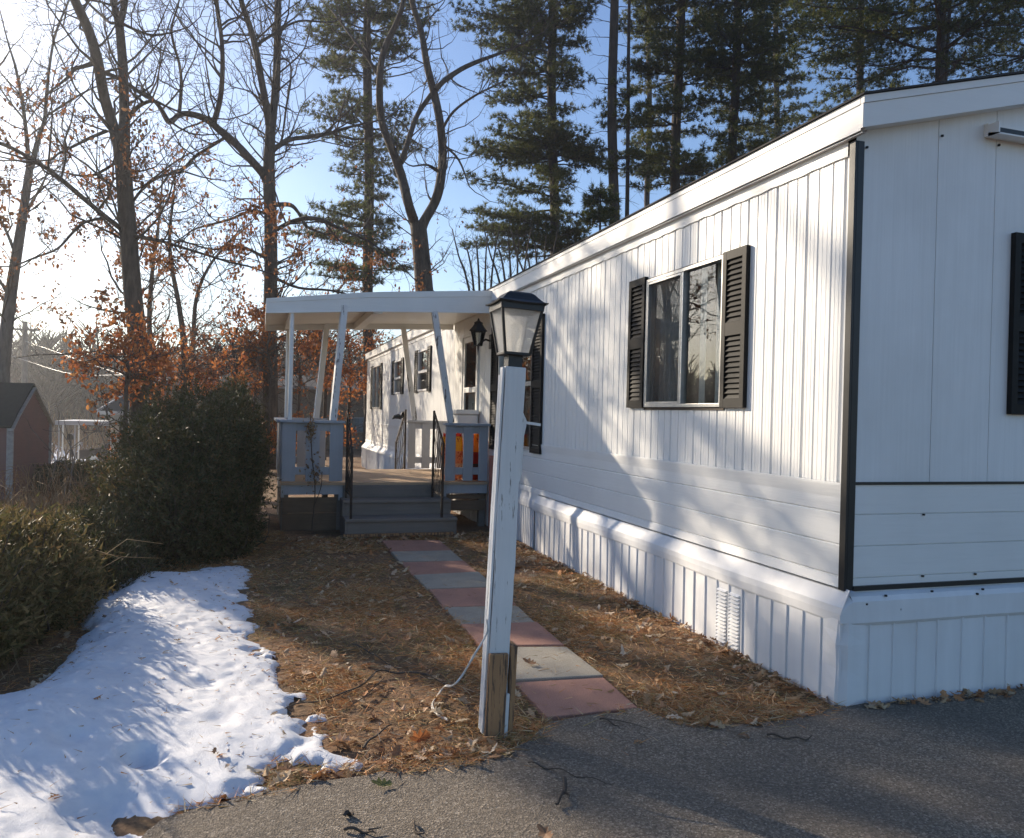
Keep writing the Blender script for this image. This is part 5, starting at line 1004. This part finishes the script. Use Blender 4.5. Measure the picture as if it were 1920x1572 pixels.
# dried flower stalk in front of the left railing
vine = thing('dried_plant', 'withered flower stalk standing against the left porch railing', 'dead plant', (.66, 10.48, 0)); b0_ = np.array([.66, 10.48, 0.0])
mb = MB(); q = catmull([b0_, b0_ + [.03, 0, .5], b0_ + [-.02, 0, .95], b0_ + [-.04, .01, 1.28], b0_ + [-.05, .0, 1.46]], 5); mb.tube(q, .007, 5); mb.tube(catmull([b0_ + [.02, 0, .3], b0_ + [.10, -.03, .55], b0_ + [.11, -.02, .75]], 4), .005, 4); mb.build('stem', M['twigbark'], vine, smooth=True)
P = np.concatenate([np.array([.615, 10.47, 1.29]) + rng.normal(0, 1, (150, 3)) * [.03, .03, .085], np.array([.67, 10.47, .75]) + rng.normal(0, 1, (90, 3)) * [.06, .03, .10]]); V, Fq = leaf_mesh(P, rng.uniform(.02, .05, len(P)), rng, 1.2, .6, SMALL); npmesh('leaves', V, Fq, M['weed'], vine)

# ------------------------------------------------------------------ beyond the yard: shed, neighbours, car, pole, woods
M['shedwall'] = painted('faded maroon clapboard', (.22, .115, .105), dirt=(.10, .10, .10), grain=(3, 3, 40), amount=.5, rough=.8, b=.4); M['greytrim'] = plain('weathered grey trim', (.34, .34, .32), .7)
shed = thing('garden_shed', 'small maroon clapboard shed with a pointed gambrel roof', 'shed', (-5.2, 21, -.8)); gA = np.array([-5.27, 20.0]); gB = np.array([-5.03, 22.35]); gd = gB - gA; ln = np.array([-1.0, .10]) * 3.2; zs0 = gz1(-5.2, 21) - .1
def gp(t, z): p = gA + gd * t; return (p[0], p[1], z)
prof = [(0, zs0), (1, zs0), (1, 1.08), (.86, 1.30), (.5, 1.93), (.14, 1.30), (0, 1.02)]
mb = MB(); n = 15; zc = np.linspace(zs0, 1.9, n)
def wd(z):
    l = np.interp(z, [1.02, 1.30, 1.93], [0, .14, .5]); r = np.interp(z, [1.08, 1.30, 1.93], [1, .86, .5]); return (l, r) if z > 1.02 else (0, 1)
for a, b in zip(zc, zc[1:]):
    (l0, r0), (l1, r1) = wd(a), wd(b); p = [np.array(gp(l0, a)) + [.018, 0, 0], np.array(gp(r0, a)) + [.018, 0, 0], gp(r1, b), gp(l1, b)]; mb.quad(*p); mb.quad(np.array(gp(l0, a)) + [.018, 0, 0], gp(l0, a), gp(r0, a), np.array(gp(r0, a)) + [.018, 0, 0])
for s in (0, 1): mb.quad(gp(s, zs0), (gp(s, 0)[0] + ln[0], gp(s, 0)[1] + ln[1], zs0), (gp(s, 0)[0] + ln[0], gp(s, 0)[1] + ln[1], 1.03), gp(s, 1.03))
mb.build('wall', M['shedwall'], shed)
mb = MB(); rp = [(1.04, 1.04), (.87, 1.33), (.5, 1.97), (.13, 1.33), (-.04, .98)]
for (ta, za), (tb, zb_) in zip(rp, rp[1:]):
    a, b = np.array(gp(ta, za)) + [.06, 0, 0], np.array(gp(tb, zb_)) + [.06, 0, 0]; mb.obox(a, b - a, np.array([ln[0] - .1, ln[1], 0]), np.array([0, 0, .04]))
mb.build('roof', plain('dark green shingle', (.018, .026, .023), .9), shed)
mb = MB(); rp2 = [(t, z - .07) for t, z in rp]
for (ta, za), (tb, zb_) in zip(rp2, rp2[1:]): mb.beam(np.array(gp(ta, za)) + [.05, 0, 0], np.array(gp(tb, zb_)) + [.05, 0, 0], .03, .10, (1, 0, 0))
mb.beam(np.array(gp(1, zs0)) + [.03, 0, 0], np.array(gp(1, 1.05)) + [.03, 0, 0], .06, .05); mb.beam(np.array(gp(-.01, zs0)) + [.03, -.03, 0], np.array(gp(-.01, .98)) + [.03, -.03, 0], .13, .05); mb.build('trim', M['greytrim'], shed)
# neighbour's white house end, with its flat carport and the dark car
M['housewhite'] = painted('neighbour white siding', (.62, .62, .60), grain=(2, 2, 20), amount=.3)
nb = thing('neighbour_house', 'small white gabled house behind the forked oak', 'house', (-5.2, 42, -1.3)); zg = gz1(-5, 41) - .3
hp = lambda u, v, Y: at(u, v, Y)
xL, xR = hp(209, 800, 40)[0], hp(290, 800, 40)[0]; zE = hp(209, 772, 40)[2]; zP = hp(209, 742, 42)[2]
mb = MB(); mb.box(xL, xR + 2, 40, 46, zg, zE)
mb.build('wall', M['housewhite'], nb)
mb = MB(); x1_ = hp(183, 775, 39.4)[0]; mb.prism([(x1_, 39.4, zE - .02), (x1_, 47, zE - .02), (x1_ + .75, 45.5, zP), (x1_ + .75, 41.2, zP)], (xR + 3 - x1_, 0, 0)); mb.build('roof', M['roof'], nb)
mb = MB(); mb.box(x1_ - .02, xR + 3, 39.33, 39.41, zE - .14, zE + .03); mb.beam((x1_ - .02, 39.36, zE), (x1_ + .74, 41.2, zP - .03), .06, .14); mb.build('fascia', M['housewhite'], nb)
for u in (210, 222, 243): x = hp(u, 800, 39.7)[0]; mb = MB(); mb.box(x - .05, x + .05, 39.6, 39.7, zg, zE - .12); mb.build('porch_post', M['housewhite'], nb)
mb = MB(); x = hp(229, 800, 40)[0]; mb.box(x - .10, x + .30, 39.97, 39.995, zg + 1.0, zE - .35); mb.build('window', plain('dim window', (.08, .09, .10), .1, 0, .1, 2, 0), nb)
cp_ = thing('carport', 'flat white carport roof on thin poles left of the small white house', 'carport', (-6.8, 38, -1.2)); za, zb_ = hp(105, 797, 38)[2], hp(105, 789, 38)[2]; x0_, x1_ = hp(103, 793, 38)[0], hp(210, 793, 38)[0]
mb = MB(); mb.box(x0_, x1_, 38, 41.6, za, zb_); mb.build('roof', M['housewhite'], cp_)
for u, Y in ((111, 38.1), (118, 41.4), (141, 38.1), (148, 41.4)): x = hp(u, 800, Y)[0]; mb = MB(); mb.tube([(x, Y, gz1(x, Y) - .1), (x, Y, za)], .035, 6); mb.build('pole', M['housewhite'], cp_)
def car(x, y, z, lab):
    """sedan seen from its side, nose toward -x"""
    c = thing('parked_car', lab, 'car', (x, y, z)); pf = [(-2.1, .35), (-2.15, .62), (-1.95, .78), (-1.05, .90), (-.45, 1.36), (-.2, 1.43), (.7, 1.42), (1.35, 1.0), (2.05, .92), (2.15, .6), (2.1, .35)]
    V = []; n_ = len(pf)
    for w_, k in ((-.86, 1), (-.80, 1.0), (.80, 1.0), (.86, 1)):
        for a, b in pf: inset = .14 if b > .95 and abs(w_) > .82 else 0; V.append((x + a, y + w_ - math.copysign(inset, w_), z + b))
    Fq = [(k * n_ + i, k * n_ + (i + 1) % n_, (k + 1) * n_ + (i + 1) % n_, (k + 1) * n_ + i) for k in range(3) for i in range(n_)]; mb = MB(); mb.add(V, Fq); mb.add(V[:n_], [tuple(range(n_))[::-1]]); mb.add(V[3 * n_:], [tuple(range(n_))]); mb.build('body', plain('dark car paint', (.02, .018, .022), .15, 0, .1, 3, 0), c)
    mb = MB(); mb.prism([(x - .92, y - .735, z + .93), (x - .42, y - .725, z + 1.32), (x + .66, y - .725, z + 1.33), (x + 1.2, y - .735, z + .98)], (0, .004, 0)); mb.build('side_window', plain('car glass', (.05, .055, .06), .05, 0, .1, 3, 0), c)
    mb = MB(); mb.quad((x - 1.04, y - .70, z + .915), (x - 1.04, y + .70, z + .915), (x - .47, y + .66, z + 1.365), (x - .47, y - .66, z + 1.365)); mb.build('windshield', plain('car glass', (.30, .31, .32), .08, 0, .1, 3, 0), c)
    for a in (-1.3, 1.3):
        for w_ in (-.87, .70):
            mb = MB(); R = .33; ring = lambda yy_, r: [(x + a + r * math.cos(t), y + yy_, z + .33 + r * math.sin(t)) for t in np.linspace(0, 2 * PI, 18, endpoint=False)]
            mb.prism(ring(w_, R), (0, .17, 0)); wh = mb.build('wheel', M['black'], c); mb = MB(); mb.prism(ring(w_ - .01, .20), (0, .008, 0)); mb.build('rim', M['alum'], wh)
cx_ = hp(150, 830, 44)[0]; car(cx_ + 2.1, 44, gz1(cx_ + 2, 44), 'dark sedan parked in the snow by the small white house')
mbx = thing('mailbox', 'tiny dark mailbox on a post in the far snow', 'mailbox', (*hp(133, 850, 40)[:2], gz1(-8, 40))); p = hp(133, 820, 40); mb = MB(); mb.box(p[0] - .03, p[0] + .03, 40, 40.06, gz1(p[0], 40) - .1, p[2] - .1); mb.build('post', M['black'], mbx); mb = MB(); mb.prism([(p[0] - .12, 39.8, p[2] - .1), (p[0] + .12, 39.8, p[2] - .1), (p[0] + .12, 39.8, p[2] + .08), (p[0] + .06, 39.8, p[2] + .16), (p[0] - .06, 39.8, p[2] + .16), (p[0] - .12, 39.8, p[2] + .08)], (0, .45, 0)); mb.build('box', M['black'], mbx)
# low dark hedge beside the shed and saplings in front of it
shrub('clipped_hedge', 'low dark clipped hedge right of the shed', [(x, 21.5 + .1 * k, -.45, .55, .6, .62) for k, x in enumerate(np.linspace(-4.6, -2.4, 5))], 14000, M['yew'], 206, (.05, .11), .03, cat='hedge', clump=3)
rs = np.random.default_rng(9)
for k, u in enumerate((95, 118, 128, 148, 158)):
    p = at(u, 945, 15); g = gz1(p[0], 15); b = np.array([p[0], 15, g]); t = Oak(15, 400 + k); q = catmull([b + [0, 0, -.05], b + [rs.normal(0, .05), 0, .5], b + [rs.normal(0, .12), .1, 1.0], b + [rs.normal(0, .2), .1, 1.5]], 4); t.big.append((q, np.linspace(.016, .006, len(q)))); t.twigs(1.5, 0, (.2, .5), 0, .006)
    t.build('sapling', ['thin bare sapling closest to the shed wall', 'thin bare sapling second from the shed wall', 'thin bare sapling in the middle of the row before the clipped hedge', 'thin bare sapling fourth from the shed wall', 'thin bare sapling farthest from the shed wall'][k], 'sapling', M['greybark'], group='saplings before the clipped hedge', sides=5)
# brown neighbour mobile home behind everything
M['taupe'] = painted('taupe siding', (.20, .17, .13), dirt=(.12, .11, .1), grain=(2, 2, 30), amount=.4); h2 = thing('mobile_home', 'low taupe mobile home far behind the porch', 'mobile home', (0, 36, -.6)); xa, xb = hp(262, 760, 36)[0], hp(760, 760, 36)[0]; zt_ = hp(480, 712, 36)[2]; zg = gz1(0, 36) - .3
mb = MB(); mb.box(xa, xb, 36, 40, zg, zt_ - .25); mb.build('wall', M['taupe'], h2)
mb = MB(); mb.prism([(xa - .2, 35.7, zt_ - .25), (xa - .2, 40.3, zt_ - .25), (xa - .2, 38, zt_ + .45)], (xb - xa + .4, 0, 0)); mb.build('roof', plain('grey brown roofing', (.13, .115, .10), .9), h2)
mb = MB(); mb.box(xa - .2, xb + .2, 35.66, 35.7, zt_ - .36, zt_ - .23); mb.build('fascia', M['greytrim'], h2)
for u0_, u1_ in ((652, 700), (575, 612), (430, 480)):
    p, q = hp(u0_, 782, 36), hp(u1_, 812, 36); mb = MB(); mb.box(p[0], q[0], 35.93, 35.999, q[2], p[2]); w = mb.build('window', M['greytrim'], h2); mb = MB()
    k = 7
    for i in range(k): z0_ = q[2] + .04 + (p[2] - q[2] - .08) * i / k; mb.prism([(p[0] + .04, 35.925, z0_), (p[0] + .04, 35.90, z0_ + .01), (p[0] + .04, 35.925, z0_ + (p[2] - q[2] - .08) / k)], (q[0] - p[0] - .08, 0, 0))
    mb.build('louvre_pane', plain('louvre glass', (.20, .23, .22), .08, 0, .1, 3, 0), w)
# pole and wires
pb = at(48, 720, 58); mb = MB(); mb.tube([(pb[0], 58, gz1(pb[0], 58) - .3), (at(47, 600, 58)[0], 58, at(47, 603, 58)[2])], [.20, .15], 10); tp_ = at(47, 603, 58)
pole = thing('utility_pole', 'grey utility pole beyond the shed', 'utility pole', (pb[0], 58, gz1(pb[0], 58))); mb.build('pole', M['greybark'], pole, smooth=True); mb = MB(); mb.box(tp_[0] - .9, tp_[0] + .9, 57.75, 57.83, tp_[2] - .6, tp_[2] - .48); mb.build('crossarm', M['greybark'], pole)
M['wire'] = plain('wire', (.30, .30, .30), .4, .4, .05, 3, 0)
def wire(lab, pts, r=.012):
    P = [at(u, v, Y) for u, v, Y in pts]; mb = MB(); mb.tube(catmull(P, 5), r, 4); tag(mb.build('wire', M['wire'], smooth=True, org=tuple(P[0])), lab, 'wire', 'overhead wires')
wire('bright sagging wire beyond the shed', [(-60, 640, 56), (47, 676, 55), (140, 702, 48), (270, 702, 42), (380, 702, 37), (450, 690, 34), (540, 668, 32)], .014); wire('lower sagging wire behind the hedge', [(47, 640, 58), (105, 660, 52), (190, 690, 45), (270, 710, 40), (380, 710, 36), (500, 700, 32)], .012); wire('dark service wire crossing the upper left sky', [(-120, 300, 22), (0, 331, 24), (135, 364, 26), (300, 405, 29), (500, 446, 34), (640, 470, 40)], .014); wire('thin wire just right of the pole top', [(49, 612, 58), (110, 618, 52), (200, 612, 44)], .010)
# distant woods as one mass
rng = np.random.default_rng(500); st = []; lf_p = []; cn_p = []; cn_d = []
for k in range(1300):
    a = math.radians(rng.uniform(-42, 26)); r = rng.uniform(70, 165) if k % 2 else rng.uniform(105, 165); x, y = r * math.sin(a), r * math.cos(a); g = gz1(x, y); H = rng.uniform(6.5, 11) * (1 if k % 4 else .8) * (1.0 if a > -.35 else .95)
    st.append((np.array([[x, y, g - .3], [x + rng.normal(0, .2), y, g + H * .5], [x + rng.normal(0, .5), y, g + H]]), np.array([.22, .14, .03])))
    m = 26
    if k % 2 == 0:
        z = rng.uniform(.12, 1, m * 5); rad = (1 - z) * H * .26 + .2; b = rng.uniform(0, 2 * PI, m * 5); cn_p.append(np.stack([x + rad * np.cos(b) * rng.uniform(.3, 1, m * 5), y + rad * np.sin(b), g + z * H], 1))
    else:
        for q in range(m):
            z = rng.uniform(.25, .9); b = rng.uniform(0, 2 * PI); l = H * (1 - z) * .45 + .5; p = np.array([x, y, g + H * z]); st.append((np.array([p, p + [l * .5 * math.cos(b), l * .5 * math.sin(b), l * .5], p + [l * math.cos(b), l * math.sin(b), l * 1.1]]), np.array([.08, .06, .035])))
V, Q = tubes(st, 3); P = np.concatenate(cn_p); n = len(P); V2, F2 = blades(P, rng.normal(0, .6, (n, 3)) + [0, 0, -.1], rng.uniform(.8, 1.6, n), rng.uniform(.3, .6, n), rng)
tag(npmesh('distant_woods', V, Q, M['twigbark'], smooth=True), 'grey brown bare woods on the horizon', 'woods', kind='stuff'); tag(npmesh('distant_evergreens', V2, F2, M['yew']), 'dark evergreens in the woods on the horizon', 'woods', kind='stuff')
# brush in the middle distance
rng = np.random.default_rng(501); st = []
for k in range(1500):
    a = math.radians(rng.uniform(-17, 4)); r = rng.uniform(48, 80); x, y = r * math.sin(a), r * math.cos(a); g = gz1(x, y); l = rng.uniform(1.0, 3.2); d = unit(rng.normal(0, .35, 3) + [0, 0, 1]); st.append((np.array([[x, y, g - .1], np.array([x, y, g]) + d * l * .5, np.array([x, y, g]) + d * l + rng.normal(0, .2, 3)]), np.array([.03, .02, .008])))
V, Q = tubes(st, 3); tag(npmesh('field_brush', V, Q, M['weed'], smooth=True), 'tan brush beyond the carport', 'brush', kind='stuff')
# ------------------------------------------------------------------ camera, light, render
cam = bpy.data.cameras.new('camera'); co = bpy.data.objects.new('camera', cam); COL.objects.link(co); S.camera = co
cam.sensor_width = 36; cam.sensor_fit = 'HORIZONTAL'; cam.lens = F_PX / 1920 * 36; cam.clip_start = .05; cam.clip_end = 5000
mw = Matrix.Identity(4)
for r in range(3):
    for c in range(3): mw[r][c] = CR[r, c]
mw.translation = Vector(EYE); co.matrix_world = mw
W = bpy.data.worlds.new('World'); S.world = W; W.use_nodes = True; nt = W.node_tree; bg = nt.nodes['Background']
sky = nt.nodes.new('ShaderNodeTexSky'); sky.sky_type = 'NISHITA'; sky.sun_disc = False; sky.sun_elevation = SUN_EL; sky.sun_rotation = -SUN_AZ
sky.air_density = 1.0; sky.dust_density = .6; sky.ozone_density = 3.0; sky.altitude = 50
hs = nt.nodes.new('ShaderNodeHueSaturation'); hs.inputs['Saturation'].default_value = 1.06; hs.inputs['Hue'].default_value = .506; nt.links.new(sky.outputs[0], hs.inputs['Color']); nt.links.new(hs.outputs[0], bg.inputs[0]); bg.inputs[1].default_value = SKY_STRENGTH
sl = bpy.data.lights.new('sun', 'SUN'); so = bpy.data.objects.new('sun', sl); COL.objects.link(so); sl.energy = SUN_STRENGTH; sl.angle = math.radians(.53); sl.color = (1.0, .85, .66)
so.rotation_euler = Vector(SUN).to_track_quat('Z', 'Y').to_euler(); so.location = (0, 0, 30)
S.view_settings.view_transform = 'Standard'; S.view_settings.look = 'None'; S.view_settings.exposure = EXPOSURE; S.view_settings.gamma = 1
S.render.engine = 'CYCLES'; S.cycles.use_denoising = DENOISE; S.cycles.denoiser = 'OPENIMAGEDENOISE'; S.cycles.max_bounces = 8; S.cycles.transparent_max_bounces = 16; S.cycles.caustics_reflective = False; S.cycles.caustics_refractive = False
S.cycles.sample_clamp_indirect = 8

if HAZE:  # thin air volume, scattering forward to mimic a lens glare veil near the sun
    mb = MB(); mb.box(-260, 260, -60, 260, -12, 34); m_, nt, bs = new('thin air and glare veil'); nt.nodes.remove(bs)
    pv = nd(nt, 'ShaderNodeVolumePrincipled', {'Color': (.92, .95, 1.0, 1), 'Density': HAZE, 'Anisotropy': .78}); nt.links.new(pv.outputs[0], nt.nodes['Material Output'].inputs['Volume'])
    tag(mb.build('haze', m_), 'thin winter air, also added to mimic the lens glare veil toward the sun', 'haze', kind='stuff')
